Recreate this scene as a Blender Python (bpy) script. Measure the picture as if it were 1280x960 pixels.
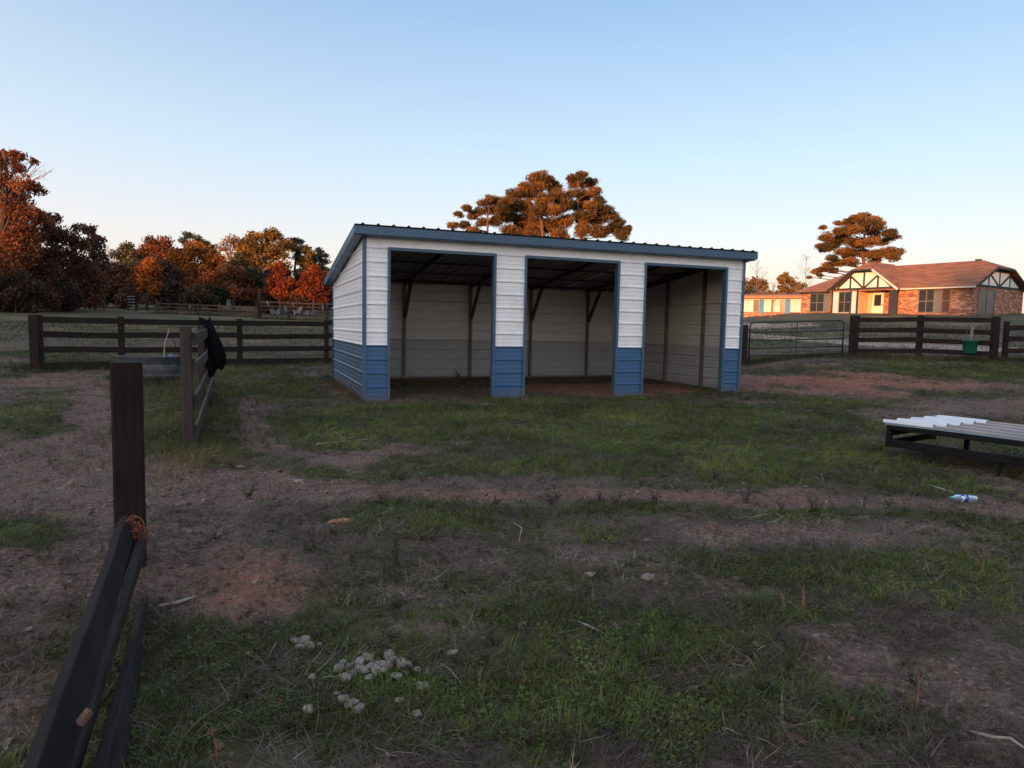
import bpy, math, random
import numpy as np
from mathutils import Vector, Matrix

random.seed(7)
RNG = np.random.default_rng(11)
S = bpy.context.scene
for _o in list(bpy.data.objects):
    bpy.data.objects.remove(_o)
COL = S.collection

# ------------------------------------------------------------------ camera
FPX, PITCH, ROLL, YAW = 860.0, 0.08278, 0.0197, 0.36172
CAM = np.array([-1.69038, -11.2453, 1.2437])
_F = np.array([math.sin(YAW)*math.cos(PITCH), math.cos(YAW)*math.cos(PITCH), -math.sin(PITCH)])
_R = np.array([math.cos(YAW), -math.sin(YAW), 0.0])
_U = np.cross(_R, _F)
_c, _s = math.cos(ROLL), math.sin(ROLL)
XC = _c*_R + _s*_U
YC = _c*_U - _s*_R
cam_data = bpy.data.cameras.new('camera')
cam = bpy.data.objects.new('camera', cam_data)
COL.objects.link(cam)
cam.matrix_world = Matrix(((XC[0], YC[0], -_F[0], CAM[0]), (XC[1], YC[1], -_F[1], CAM[1]),
                           (XC[2], YC[2], -_F[2], CAM[2]), (0, 0, 0, 1)))
cam_data.sensor_width = 36.0
cam_data.lens = 36.0*FPX/1280.0
cam_data.clip_start = 0.05
cam_data.clip_end = 3000.0
S.camera = cam

# ------------------------------------------------------------------ sky, sun, exposure
SUN_AZ = math.radians(231.0)
SUN_EL = math.radians(4.0)
W = bpy.data.worlds.new('World')
S.world = W
W.use_nodes = True
wn, wl = W.node_tree.nodes, W.node_tree.links
bg = wn['Background']
sky = wn.new('ShaderNodeTexSky')
sky.sky_type = 'NISHITA'
sky.sun_disc = False
sky.sun_elevation = SUN_EL
sky.sun_rotation = SUN_AZ
sky.air_density = 1.0
sky.dust_density = 1.0
sky.ozone_density = 2.0
tc = wn.new('ShaderNodeTexCoord')
sep = wn.new('ShaderNodeSeparateXYZ')
wl.new(tc.outputs['Generated'], sep.inputs[0])
ramp = wn.new('ShaderNodeValToRGB')
SKY_STOPS = [(0.0, (1.0, .80, .72)), (0.05, (1.0, .76, .72)), (0.12, (.90, .80, .86)), (0.22, (.68, .78, .92)),
             (0.42, (.33, .52, .80)), (0.65, (.30, .48, .80)), (1.0, (.30, .47, .76))]
el = ramp.color_ramp.elements
while len(el) < len(SKY_STOPS):
    el.new(0.5)
for e_, (p_, c_) in zip(el, SKY_STOPS):
    e_.position = p_
    e_.color = (*c_, 1)
wl.new(sep.outputs['Z'], ramp.inputs[0])
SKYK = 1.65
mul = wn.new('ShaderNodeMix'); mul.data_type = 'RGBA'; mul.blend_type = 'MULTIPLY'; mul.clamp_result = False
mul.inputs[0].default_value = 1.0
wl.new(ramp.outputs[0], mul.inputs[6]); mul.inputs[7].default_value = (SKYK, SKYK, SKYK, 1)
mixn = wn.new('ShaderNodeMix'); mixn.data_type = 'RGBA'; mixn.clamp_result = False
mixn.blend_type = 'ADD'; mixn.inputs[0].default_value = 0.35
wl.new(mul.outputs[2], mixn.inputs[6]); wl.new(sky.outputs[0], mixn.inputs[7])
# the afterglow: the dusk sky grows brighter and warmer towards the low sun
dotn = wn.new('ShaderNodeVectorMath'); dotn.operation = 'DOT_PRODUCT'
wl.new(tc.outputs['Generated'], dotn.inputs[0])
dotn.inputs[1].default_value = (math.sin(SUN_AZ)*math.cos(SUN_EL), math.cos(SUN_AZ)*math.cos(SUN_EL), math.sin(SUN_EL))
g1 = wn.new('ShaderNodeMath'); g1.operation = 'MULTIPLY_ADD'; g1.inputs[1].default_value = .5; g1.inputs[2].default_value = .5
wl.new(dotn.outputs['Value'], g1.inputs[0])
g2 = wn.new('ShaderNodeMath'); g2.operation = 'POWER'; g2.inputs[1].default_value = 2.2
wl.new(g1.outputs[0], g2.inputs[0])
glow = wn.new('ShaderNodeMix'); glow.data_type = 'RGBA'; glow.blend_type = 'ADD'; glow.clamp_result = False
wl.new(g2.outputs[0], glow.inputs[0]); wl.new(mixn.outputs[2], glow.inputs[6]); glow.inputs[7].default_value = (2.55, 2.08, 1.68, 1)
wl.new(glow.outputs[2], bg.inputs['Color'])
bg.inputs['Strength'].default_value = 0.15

sun_d = bpy.data.lights.new('sun', 'SUN')
sun_d.energy = 3.3
sun_d.angle = math.radians(0.5)
sun_d.color = (1.0, 0.42, 0.15)
sun = bpy.data.objects.new('sun', sun_d)
COL.objects.link(sun)
SUNV = np.array([math.sin(SUN_AZ)*math.cos(SUN_EL), math.cos(SUN_AZ)*math.cos(SUN_EL), math.sin(SUN_EL)])
sun.rotation_euler = Vector(-SUNV).to_track_quat('-Z', 'Y').to_euler()
sun.location = (-20, -30, 30)

S.view_settings.view_transform = 'Standard'
S.view_settings.look = 'None'
S.view_settings.gamma = 1.0
S.view_settings.exposure = 1.55

# ------------------------------------------------------------------ projection helpers
def ray(px, py):
    a, b = px-640.0, py-480.0
    return a/FPX*XC - b/FPX*YC + _F
def smooth(a, b, x):
    t = np.clip((x-a)/(b-a), 0, 1)
    return t*t*(3-2*t)
def splus(x, w=2.5):
    return w*np.logaddexp(0, x/w)
def terrain(x, y):
    """smooth ground height (m)"""
    dx, dy = x-CAM[0], y-CAM[1]
    g = dx*math.sin(YAW)+dy*math.cos(YAW)
    e = dx*math.cos(YAW)-dy*math.sin(YAW)
    d = np.sqrt(dx*dx+dy*dy)
    az = np.degrees(np.arctan2(e, g))
    w = smooth(14, 24, az)*smooth(140, 100, az)
    zl = .038*(splus(d-21)-splus(d-110)*.8)*smooth(-150, -110, az)
    zr = .056*(splus(d-15)-splus(d-75)*.8)
    return zl*(1-w)+zr*w
def ground(px, py):
    d = ray(px, py)
    t0, t = 0.5, 0.5
    while t < 600:
        p = CAM+d*t
        if p[2] < terrain(p[0], p[1]):
            lo, hi = t0, t
            for _ in range(30):
                m = (lo+hi)/2
                p = CAM+d*m
                if p[2] < terrain(p[0], p[1]): hi = m
                else: lo = m
            return CAM+d*hi
        t0 = t
        t *= 1.03
    return CAM+d*100
def at(px, py, dist):
    return CAM+ray(px, py)*dist
def on_ground(px, dist):
    """ground point seen in column px at forward distance dist"""
    p = at(px, 415, dist)
    return np.array([p[0], p[1], float(terrain(p[0], p[1]))])
def project(x, y, z):
    d = np.stack([x-CAM[0], y-CAM[1], z-CAM[2]], -1)
    zz = d@_F
    zs = np.where(zz > 0.05, zz, 0.05)
    return 640+d@XC/zs*FPX, 480-d@YC/zs*FPX, zz

def _hash(ix, iy, seed):
    h = (ix.astype(np.int64)*374761393+iy.astype(np.int64)*668265263+seed*974711) & 0xffffffff
    h = ((h ^ (h >> 13))*1274126177) & 0xffffffff
    h = (h ^ (h >> 16)) & 0xffffffff
    return h/4294967295.0
def vnoise(x, y, seed=0):
    ix, iy = np.floor(x), np.floor(y)
    fx, fy = x-ix, y-iy
    fx, fy = fx*fx*(3-2*fx), fy*fy*(3-2*fy)
    a = _hash(ix, iy, seed); b = _hash(ix+1, iy, seed)
    c = _hash(ix, iy+1, seed); d = _hash(ix+1, iy+1, seed)
    return (a+(b-a)*fx)*(1-fy)+(c+(d-c)*fx)*fy
def fbm(x, y, octs=4, seed=0):
    s, a, t = 0, 1.0, 0
    for k in range(octs):
        s = s+a*vnoise(x*2**k+k*17.3, y*2**k-k*9.1, seed+k)
        t += a
        a *= .5
    return s/t

# ------------------------------------------------------------------ material helpers
def new_mat(name, rough=.8, metallic=0.0, spec=.3):
    m = bpy.data.materials.new(name)
    m.use_nodes = True
    nt = m.node_tree
    b = nt.nodes['Principled BSDF']
    b.inputs['Roughness'].default_value = rough
    b.inputs['Metallic'].default_value = metallic
    b.inputs['Specular IOR Level'].default_value = spec
    return m, nt, b
def N(nt, kind, **kw):
    n = nt.nodes.new(kind)
    for k, v in kw.items():
        setattr(n, k, v)
    return n
def noise(nt, vec, scale, detail=4, rough=.6, stretch=None):
    n = N(nt, 'ShaderNodeTexNoise')
    n.inputs['Scale'].default_value = scale
    n.inputs['Detail'].default_value = detail
    n.inputs['Roughness'].default_value = rough
    if stretch is not None:
        mp = N(nt, 'ShaderNodeMapping')
        mp.inputs['Scale'].default_value = stretch
        nt.links.new(vec, mp.inputs[0])
        vec = mp.outputs[0]
    nt.links.new(vec, n.inputs['Vector'])
    return n.outputs['Fac']
def rampn(nt, fac, stops):
    r = N(nt, 'ShaderNodeValToRGB')
    el = r.color_ramp.elements
    while len(el) < len(stops):
        el.new(.5)
    for e_, (p_, c_) in zip(el, stops):
        e_.position = p_
        e_.color = (*c_, 1) if not isinstance(c_, (int, float)) else (c_, c_, c_, 1)
    nt.links.new(fac, r.inputs[0])
    return r.outputs[0]
def mix(nt, fac, a, b, blend='MIX'):
    m = N(nt, 'ShaderNodeMix', data_type='RGBA', blend_type=blend)
    for s_, v in ((m.inputs[0], fac), (m.inputs[6], a), (m.inputs[7], b)):
        if isinstance(v, (int, float)):
            s_.default_value = v
        elif isinstance(v, tuple):
            s_.default_value = (*v, 1)
        else:
            nt.links.new(v, s_)
    return m.outputs[2]
def math_n(nt, op, a, b=0.0, clamp=False):
    m = N(nt, 'ShaderNodeMath', operation=op, use_clamp=clamp)
    for s_, v in ((m.inputs[0], a), (m.inputs[1], b)):
        if isinstance(v, (int, float)):
            s_.default_value = v
        else:
            nt.links.new(v, s_)
    return m.outputs[0]
def bump(nt, b, height, strength=.3, dist=.01):
    n = N(nt, 'ShaderNodeBump')
    n.inputs['Strength'].default_value = strength
    n.inputs['Distance'].default_value = dist
    nt.links.new(height, n.inputs['Height'])
    nt.links.new(n.outputs[0], b.inputs['Normal'])
def coords(nt, which='Object'):
    return N(nt, 'ShaderNodeTexCoord').outputs[which]
def worldpos(nt):
    return N(nt, 'ShaderNodeNewGeometry').outputs['Position']
def attr(nt, name, kind='GEOMETRY'):
    a = N(nt, 'ShaderNodeAttribute', attribute_name=name, attribute_type=kind)
    return a.outputs['Fac']
def mottled(name, c1, c2, scale=6, rough=.8, metallic=0, spec=.3, stretch=None, bumpk=0.0, bdist=.004):
    m, nt, b = new_mat(name, rough, metallic, spec)
    v = worldpos(nt)
    f = noise(nt, v, scale, 5, .65, stretch)
    nt.links.new(rampn(nt, f, [(.3, c1), (.7, c2)]), b.inputs['Base Color'])
    if bumpk:
        bump(nt, b, noise(nt, v, scale*3, 4, .6, stretch), bumpk, bdist)
    return m

# ------------------------------------------------------------------ object helpers
def link(o, parent=None):
    COL.objects.link(o)
    if parent is not None:
        o.parent = parent
    return o
def tag(o, label=None, cat=None, group=None, kind=None):
    if label: o['label'] = label
    if cat: o['category'] = cat
    if group: o['group'] = group
    if kind: o['kind'] = kind
    return o
def empty(name, loc, rz=0.0, label=None, cat=None, group=None):
    o = bpy.data.objects.new(name, None)
    o.location = tuple(float(v) for v in loc)
    o.rotation_euler = (0, 0, rz)
    o.empty_display_size = .2
    link(o)
    return tag(o, label, cat, group)
def np_mesh(name, verts, tris=None, quads=None, smooth_=False):
    me = bpy.data.meshes.new(name)
    verts = np.asarray(verts, np.float32)
    nt_ = 0 if tris is None else len(tris)
    nq = 0 if quads is None else len(quads)
    idx, starts, tot = [], [], []
    if nt_:
        idx.append(np.asarray(tris, np.int32).ravel()); starts.append(np.arange(nt_)*3)
    if nq:
        idx.append(np.asarray(quads, np.int32).ravel()); starts.append(nt_*3+np.arange(nq)*4)
    me.vertices.add(len(verts))
    me.vertices.foreach_set('co', verts.ravel())
    idx = np.concatenate(idx)
    me.loops.add(len(idx))
    me.loops.foreach_set('vertex_index', idx)
    me.polygons.add(nt_+nq)
    me.polygons.foreach_set('loop_start', np.concatenate(starts).astype(np.int32))
    if smooth_:
        me.polygons.foreach_set('use_smooth', np.ones(nt_+nq, bool))
    me.update(calc_edges=True)
    return me

class MB:
    """collects shapes, builds ONE mesh"""
    def __init__(s, M=None):
        s.v, s.f, s.mi, s.cur = [], [], [], 0
        s.M = M
    def add(s, vs, fs):
        n = len(s.v)
        s.v += [tuple(float(c) for c in v) for v in vs]
        s.f += [tuple(n+i for i in f) for f in fs]
        s.mi += [s.cur]*len(fs)
        return s
    def box(s, x0, x1, y0, y1, z0, z1):
        return s.add([(x0, y0, z0), (x1, y0, z0), (x1, y1, z0), (x0, y1, z0), (x0, y0, z1), (x1, y0, z1), (x1, y1, z1), (x0, y1, z1)],
                     [(0, 3, 2, 1), (4, 5, 6, 7), (0, 1, 5, 4), (1, 2, 6, 5), (2, 3, 7, 6), (3, 0, 4, 7)])
    def beam(s, p0, p1, w, h, up=(0, 0, 1), seg=1, wob=0.0, bev=0.0):
        """bar from p0 to p1; w sideways, h along up"""
        p0, p1 = Vector(p0), Vector(p1)
        d = (p1-p0).normalized()
        side = d.cross(Vector(up))
        if side.length < 1e-4: side = Vector((1, 0, 0))
        side.normalize()
        u = side.cross(d).normalized()
        b = min(bev, w*.4, h*.4)
        if b > 0:
            prof = [(-w/2+b, -h/2), (w/2-b, -h/2), (w/2, -h/2+b), (w/2, h/2-b), (w/2-b, h/2), (-w/2+b, h/2), (-w/2, h/2-b), (-w/2, -h/2+b)]
        else:
            prof = [(-w/2, -h/2), (w/2, -h/2), (w/2, h/2), (-w/2, h/2)]
        n = len(prof)
        vs, fs = [], []
        for k in range(seg+1):
            c = p0.lerp(p1, k/seg)
            if wob and 0 < k < seg:
                c = c+u*random.uniform(-wob, wob)+side*random.uniform(-wob, wob)
            for a_, b_ in prof:
                vs.append(c+side*a_+u*b_)
        for k in range(seg):
            for i in range(n):
                j = (i+1) % n
                fs.append((k*n+i, k*n+j, (k+1)*n+j, (k+1)*n+i))
        fs.append(tuple(range(n-1, -1, -1)))
        fs.append(tuple(seg*n+i for i in range(n)))
        return s.add(vs, fs)
    def tube(s, pts, rad, n=8, cap=True):
        pts = [Vector(p) for p in pts]
        if isinstance(rad, (int, float)): rad = [rad]*len(pts)
        vs, fs = [], []
        prev = None
        for k, p in enumerate(pts):
            d = (pts[min(k+1, len(pts)-1)]-pts[max(k-1, 0)]).normalized()
            a = prev-d*prev.dot(d) if prev is not None else d.orthogonal()
            if a.length < 1e-5: a = d.orthogonal()
            a.normalize()
            prev = a
            b = d.cross(a)
            for i in range(n):
                t = 2*math.pi*i/n
                vs.append(p+(a*math.cos(t)+b*math.sin(t))*rad[k])
        for k in range(len(pts)-1):
            for i in range(n):
                j = (i+1) % n
                fs.append((k*n+i, k*n+j, (k+1)*n+j, (k+1)*n+i))
        if cap:
            fs.append(tuple(range(n-1, -1, -1)))
            fs.append(tuple((len(pts)-1)*n+i for i in range(n)))
        return s.add(vs, fs)
    def lathe(s, prof, n=20, c=(0, 0, 0), sx=1, sy=1):
        vs, fs = [], []
        for r, z in prof:
            for i in range(n):
                t = 2*math.pi*i/n
                vs.append((c[0]+r*sx*math.cos(t), c[1]+r*sy*math.sin(t), c[2]+z))
        for k in range(len(prof)-1):
            for i in range(n):
                j = (i+1) % n
                fs.append((k*n+i, k*n+j, (k+1)*n+j, (k+1)*n+i))
        return s.add(vs, fs)
    def poly_slab(s, pts, off):
        """planar polygon extruded by off"""
        n = len(pts)
        off = Vector(off)
        vs = [Vector(p) for p in pts]+[Vector(p)+off for p in pts]
        fs = [tuple(range(n-1, -1, -1)), tuple(range(n, 2*n))]
        for i in range(n):
            j = (i+1) % n
            fs.append((i, j, n+j, n+i))
        return s.add(vs, fs)
    def build(s, name, mat, parent=None, smooth_=False):
        me = bpy.data.meshes.new(name)
        me.from_pydata(s.v, [], s.f)
        for m in (mat if isinstance(mat, (list, tuple)) else [mat]):
            me.materials.append(m)
        if s.cur or any(s.mi):
            me.polygons.foreach_set('material_index', s.mi)
        if smooth_:
            me.polygons.foreach_set('use_smooth', [True]*len(me.polygons))
        me.update()
        return link(bpy.data.objects.new(name, me), parent)

# ------------------------------------------------------------------ ground
def seg_mask(px, py, x0, y0, x1, y1, hw, ax=3.0):
    ux, uy = (x1-x0)/ax, (y1-y0)
    qx, qy = (px-x0)/ax, (py-y0)
    t = np.clip((qx*ux+qy*uy)/(ux*ux+uy*uy+1e-9), 0, 1)
    d = np.sqrt((qx-t*ux)**2+(qy-t*uy)**2)
    return np.exp(-(d/hw)**2*.8)
def blob(px, py, cx, cy, rx, ry):
    return np.exp(-(((px-cx)/rx)**2+((py-cy)/ry)**2))
def grav_mask(px, py, zz):
    g = 0
    for a in ((915, 418, 1061, 427.5, 2.6), (1061, 427.5, 1160, 433, 2.6), (1160, 433, 1330, 441, 3.0), (900, 407, 955, 408, 3.2), (955, 408, 1020, 406, 2.0)):
        g = g+seg_mask(px, py, *a, ax=1.0)
    return np.clip(g, 0, 1)*smooth(17, 20, zz)
def masks(x, y):
    """dirt, green, red, dry in 0..1 over the ground"""
    z = terrain(x, y)
    px, py, zz = project(x, y, z)
    ok = (zz > .6)
    px = np.where(ok, px, -9999); py = np.where(ok, py, 9999)
    n1 = fbm(x*.55, y*.55, 5, 3)
    n2 = fbm(x*1.7, y*1.7, 4, 21)
    n3 = fbm(x*.16, y*.16, 3, 33)
    wx = (fbm(x*.9, y*.9, 3, 51)-.5)*60
    wy = (fbm(x*1.1, y*1.1, 3, 61)-.5)*16
    pxw, pyw = px+wx, py+wy
    n5 = fbm(x*4.2, y*4.2, 3, 29)
    dirt = (n1-.5)*1.6+.20+(n2-.5)*.9+(n5-.5)*.5
    for a in ((125, 478, 122, 520, 7, 1.1), (122, 520, 70, 560, 11, 1.1), (-90, 578, 200, 592, 15, 1.1), (180, 600, 430, 612, 13, 1.0),
              (420, 619, 1000, 621, 8, 1.05), (1000, 622, 1300, 645, 7, .7), (312, 500, 318, 552, 9, 1.0), (340, 560, 480, 585, 10, .5),
              (880, 664, 1080, 672, 8, .85), (1100, 690, 1250, 700, 9, .5), (640, 532, 700, 530, 4, .5), (0, 480, 60, 476, 6, .5), (340, 540, 560, 575, 12, .4)):
        dirt = dirt+a[5]*seg_mask(pxw, pyw, *a[:5])
    for a in ((90, 760, 170, 100, .5), (230, 690, 130, 50, .3), (310, 740, 80, 40, .5), (60, 620, 150, 30, .5), (1050, 474, 110, 16, 1.0),
              (760, 486, 170, 7, .9), (1235, 510, 90, 12, .9), (1200, 481, 90, 7, .7), (550, 790, 120, 40, .3), (850, 750, 160, 40, .3), (1130, 850, 170, 60, .35),
              (0, 880, 90, 60, .4)):
        dirt = dirt+a[4]*blob(pxw, pyw, *a[:4])
    green = (fbm(x*.8+40, y*.8, 4, 77)-.5)*1.7+.40+(n5-.5)*.5
    for a in ((70, 535, 70, 25, .9), (20, 665, 60, 28, 1.0), (205, 865, 80, 75, 1.3), (600, 590, 170, 14, .6), (960, 640, 260, 10, .9),
              (520, 655, 90, 24, .8), (1080, 715, 180, 28, .8), (960, 768, 70, 14, .9), (900, 890, 260, 50, .7), (480, 530, 130, 22, .7),
              (235, 545, 50, 35, .9), (560, 880, 160, 50, .7), (660, 780, 60, 40, .6), (900, 555, 300, 18, .4), (700, 515, 260, 12, .6), (1150, 600, 160, 18, .5),
              (300, 480, 120, 14, .6), (760, 555, 380, 38, .30), (620, 525, 220, 14, .3), (1180, 460, 140, 7, .8)):
        g = a[4]*blob(pxw, pyw, *a[:4])
        green = green+g
        dirt = dirt-.75*g
    red = blob(pxw, pyw, 1040, 474, 120, 17)*1.0+blob(pxw, pyw, 740, 486, 190, 9)*.9+blob(pxw, pyw, 320, 735, 80, 40)*.65 \
        + blob(pxw, pyw, 1180, 478, 90, 9)*.5+blob(pxw, pyw, 20, 470, 120, 10)*.35+seg_mask(pxw, pyw, 500, 619, 1000, 621, 7)*.25
    dry = blob(pxw, pyw, 1235, 508, 90, 12)+blob(pxw, pyw, 50, 455, 160, 8)*.7+(n3-.5)*.8
    far = smooth(19, 34, zz)
    dirt = dirt*(1-far)+far*((n3-.5)*1.2+.02)
    dry = dry+far*(n1-.30)*1.6
    green = green*(1-far*.3)+far*.38
    dirt = dirt-1.2*grav_mask(px, py, zz)
    return (np.clip(dirt, 0, 1), np.clip(green, 0, 1), np.clip(red, 0, 1), np.clip(dry, 0, 1))
def relief(x, y, dirt):
    d = np.hypot(x-CAM[0], y-CAM[1])
    z = (fbm(x*.5, y*.5, 3, 5)-.5)*.09*smooth(1.0, 4.0, d)+(fbm(x*3.2, y*3.2, 3, 8)-.5)*.035
    near = smooth(16, 7, d)
    c = fbm(x*11, y*11, 3, 9)
    z = z+near*(np.maximum(c-.45, 0)*.075*(.35+dirt))
    z = z-.03*np.clip(dirt-.55, 0, 1)
    shed = smooth(.6, .0, np.maximum(np.maximum(-x, x-7.4), np.maximum(-y, y-4.5)))
    return z*(1-shed*.75)
def axis(fine, lo, hi, step, grow, far_lo, far_hi):
    a = list(np.arange(lo, hi, step))
    s_ = step
    while a[-1] < far_hi:
        s_ *= grow
        a.append(a[-1]+s_)
    s_ = step
    b = []
    v = lo
    while v > far_lo:
        s_ *= grow
        v -= s_
        b.append(v)
    return np.array(b[::-1]+a)
gx = axis(0, -3.6, 4.6, .05, 1.027, -900, 900)
gy = axis(0, 1.2, 8.0, .05, 1.021, -260, 1500)
GE, GG = np.meshgrid(gx, gy)
GX = CAM[0]+GE*math.cos(YAW)+GG*math.sin(YAW)
GY = CAM[1]-GE*math.sin(YAW)+GG*math.cos(YAW)
gd, gg, gr, gdry = masks(GX, GY)
GZ = terrain(GX, GY)+relief(GX, GY, gd)
nx_, ny_ = len(gx), len(gy)
ii = np.arange(nx_*ny_).reshape(ny_, nx_)
quads = np.stack([ii[:-1, :-1], ii[:-1, 1:], ii[1:, 1:], ii[1:, :-1]], -1).reshape(-1, 4)
gme = np_mesh('ground', np.stack([GX, GY, GZ], -1).reshape(-1, 3), quads=quads, smooth_=True)
for nm, arr in (('dirt', gd), ('green', gg), ('red', gr), ('dry', gdry)):
    at_ = gme.attributes.new(nm, 'FLOAT', 'POINT')
    at_.data.foreach_set('value', arr.astype(np.float32).ravel())
def ground_z(x, y):
    x = np.asarray(x, float); y = np.asarray(y, float)
    return terrain(x, y)+relief(x, y, masks(x, y)[0])

m_ground, nt, b = new_mat('pasture_ground', .95, 0, .12)
v = worldpos(nt)
nf = noise(nt, v, 9, 6, .7)
nm_ = noise(nt, v, 45, 5, .7)
nb = noise(nt, v, 1.6, 5, .6)
nfar = noise(nt, v, .35, 6, .7)
nmid = noise(nt, v, 3.3, 7, .75)
soil = rampn(nt, nm_, [(.28, (.055, .036, .028)), (.5, (.145, .096, .074)), (.72, (.28, .20, .16))])
redc = rampn(nt, nf, [(.3, (.16, .062, .036)), (.7, (.36, .155, .095))])
soil = mix(nt, attr(nt, 'red'), soil, redc)
thatch = rampn(nt, nm_, [(.3, (.042, .032, .025)), (.55, (.12, .092, .068)), (.75, (.24, .185, .14))])
grn = rampn(nt, nf, [(.3, (.026, .030, .012)), (.55, (.058, .064, .024)), (.8, (.115, .115, .045))])
gfac = rampn(nt, math_n(nt, 'ADD', attr(nt, 'green'), math_n(nt, 'MULTIPLY', math_n(nt, 'SUBTRACT', nb, .5), .9)), [(.36, 0.0), (.85, .85)])
veg = mix(nt, gfac, thatch, grn)
dryc = rampn(nt, nf, [(.3, (.10, .085, .04)), (.7, (.28, .225, .12))])
dfac = rampn(nt, math_n(nt, 'ADD', attr(nt, 'dry'), math_n(nt, 'MULTIPLY', math_n(nt, 'SUBTRACT', nfar, .5), .8)), [(.35, 0.0), (.85, 1.0)])
veg = mix(nt, math_n(nt, 'MULTIPLY', dfac, .75), veg, dryc)
fac = rampn(nt, math_n(nt, 'ADD', attr(nt, 'dirt'), math_n(nt, 'MULTIPLY', math_n(nt, 'SUBTRACT', math_n(nt, 'MULTIPLY', math_n(nt, 'ADD', nf, nmid), .5), .5), 1.3)), [(.34, 0.0), (.66, 1.0)])
gcol = mix(nt, fac, veg, soil)
gcol = mix(nt, rampn(nt, attr(nt, 'gravel'), [(.25, 0.0), (.6, .9)]), gcol, rampn(nt, nf, [(.3, (.28, .20, .16)), (.7, (.42, .33, .27))]))
nt.links.new(gcol, b.inputs['Base Color'])
bump(nt, b, math_n(nt, 'ADD', nm_, nf), .7, .02)
gme.materials.append(m_ground)
_px, _py, _zz = project(GX, GY, terrain(GX, GY))
at_ = gme.attributes.new('gravel', 'FLOAT', 'POINT')
at_.data.foreach_set('value', grav_mask(_px, _py, _zz).astype(np.float32).ravel())
tag(link(bpy.data.objects.new('ground', gme)), kind='structure')
# ------------------------------------------------------------------ paints and other materials
def paint(name, col, dirtcol, rough=.38, back=None, amount=.35, spec=.5):
    m, nt, b = new_mat(name, rough, 0, spec)
    v = worldpos(nt)
    f = noise(nt, v, 3.2, 7, .7)
    g = noise(nt, v, 24, 5, .7)
    fac = rampn(nt, math_n(nt, 'MULTIPLY', f, math_n(nt, 'ADD', g, .45)), [(.42, 0.0), (.72, amount)])
    c = mix(nt, fac, col, dirtcol)
    if back:
        bf = N(nt, 'ShaderNodeNewGeometry').outputs['Backfacing']
        cb = mix(nt, rampn(nt, f, [(.4, 0.0), (.75, .35)]), back, tuple(k*.6 for k in back))
        c = mix(nt, bf, c, cb)
    # soil splashed up from the ground, with its own ragged upper edge
    sp = N(nt, 'ShaderNodeSeparateXYZ'); nt.links.new(v, sp.inputs[0])
    hs = math_n(nt, 'ADD', math_n(nt, 'MULTIPLY', sp.outputs[2], -2.2), math_n(nt, 'ADD', math_n(nt, 'MULTIPLY', g, 1.0), math_n(nt, 'MULTIPLY', f, .6)))
    c = mix(nt, rampn(nt, hs, [(.35, 0.0), (.85, .38)]), c, (.13, .085, .06))
    dr = noise(nt, v, 9, 4, .6, (1, 1, .12))
    c = mix(nt, rampn(nt, dr, [(.55, 0.0), (.8, .16)]), c, dirtcol)
    nt.links.new(c, b.inputs['Base Color'])
    nt.links.new(rampn(nt, f, [(.3, rough-.08), (.7, rough+.2)]), b.inputs['Roughness'])
    lowf = noise(nt, v, 1.4, 3, .5)
    bump(nt, b, math_n(nt, 'ADD', f, math_n(nt, 'MULTIPLY', lowf, 4.0)), .22, .012)
    return m
m_white = paint('white_siding_paint', (.80, .81, .84), (.46, .42, .37), .33, back=(.56, .55, .54), amount=.3)
m_blue = paint('blue_siding_paint', (.030, .105, .235), (.08, .10, .13), .36, back=(.36, .375, .40), amount=.5)
m_bluedirty = paint('scuffed_blue_siding_paint', (.032, .085, .16), (.11, .10, .10), .42, back=(.36, .375, .40), amount=.95)
m_trim = paint('blue_trim_paint', (.040, .095, .17), (.08, .10, .12), .4, amount=.4)
m_roofm = paint('dark_roof_steel', (.035, .04, .05), (.09, .085, .08), .45, back=(.20, .19, .18), amount=.6)
m_steel = mottled('galvanised_frame_tube', (.10, .095, .09), (.17, .16, .15), 5, .55, .3)
m_rust = mottled('rusty_frame_steel', (.05, .035, .03), (.10, .07, .055), 8, .75, .1)
m_black = mottled('black_painted_steel', (.003, .0035, .005), (.008, .008, .009), 7, .75, 0, .2)
m_galv = mottled('galvanised_tub_steel', (.035, .042, .05), (.09, .10, .11), 6, .65, .2)
m_screw = mottled('screw_head_steel', (.18, .18, .19), (.3, .3, .3), 20, .4, .7)

def wood(name, c1, c2, along='x', rough=.85):
    m, nt, b = new_mat(name, rough, 0, .2)
    v = coords(nt, 'Object')
    st = {'x': (1.2, 14, 14), 'y': (14, 1.2, 14), 'z': (14, 14, 1.2)}[along]
    f = noise(nt, v, 3.0, 7, .7, st)
    g = noise(nt, v, 1.6, 4, .6)
    ri = N(nt, 'ShaderNodeObjectInfo').outputs['Random']
    c = rampn(nt, f, [(.25, c1), (.55, tuple((a+d)/2 for a, d in zip(c1, c2))), (.78, c2)])
    c = mix(nt, math_n(nt, 'MULTIPLY', ri, .45), c, tuple(k*.5 for k in c1))
    c = mix(nt, rampn(nt, g, [(.4, 0.0), (.7, .35)]), c, tuple(k*1.25 for k in c2))
    nt.links.new(c, b.inputs['Base Color'])
    bump(nt, b, f, .9, .012)
    return m
m_wood_z = wood('dark_stained_post_wood', (.010, .007, .006), (.032, .022, .019), 'z')
m_wood_x = wood('dark_stained_rail_wood', (.010, .007, .006), (.030, .020, .018), 'x')
m_greywood = wood('weathered_grey_post_wood', (.025, .019, .018), (.075, .057, .053), 'z')
m_oldwood = wood('old_grey_board_wood', (.03, .022, .019), (.10, .078, .066), 'x')
m_charwood_z = wood('black_brown_post_wood', (.006, .004, .004), (.045, .026, .021), 'z')
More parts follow.
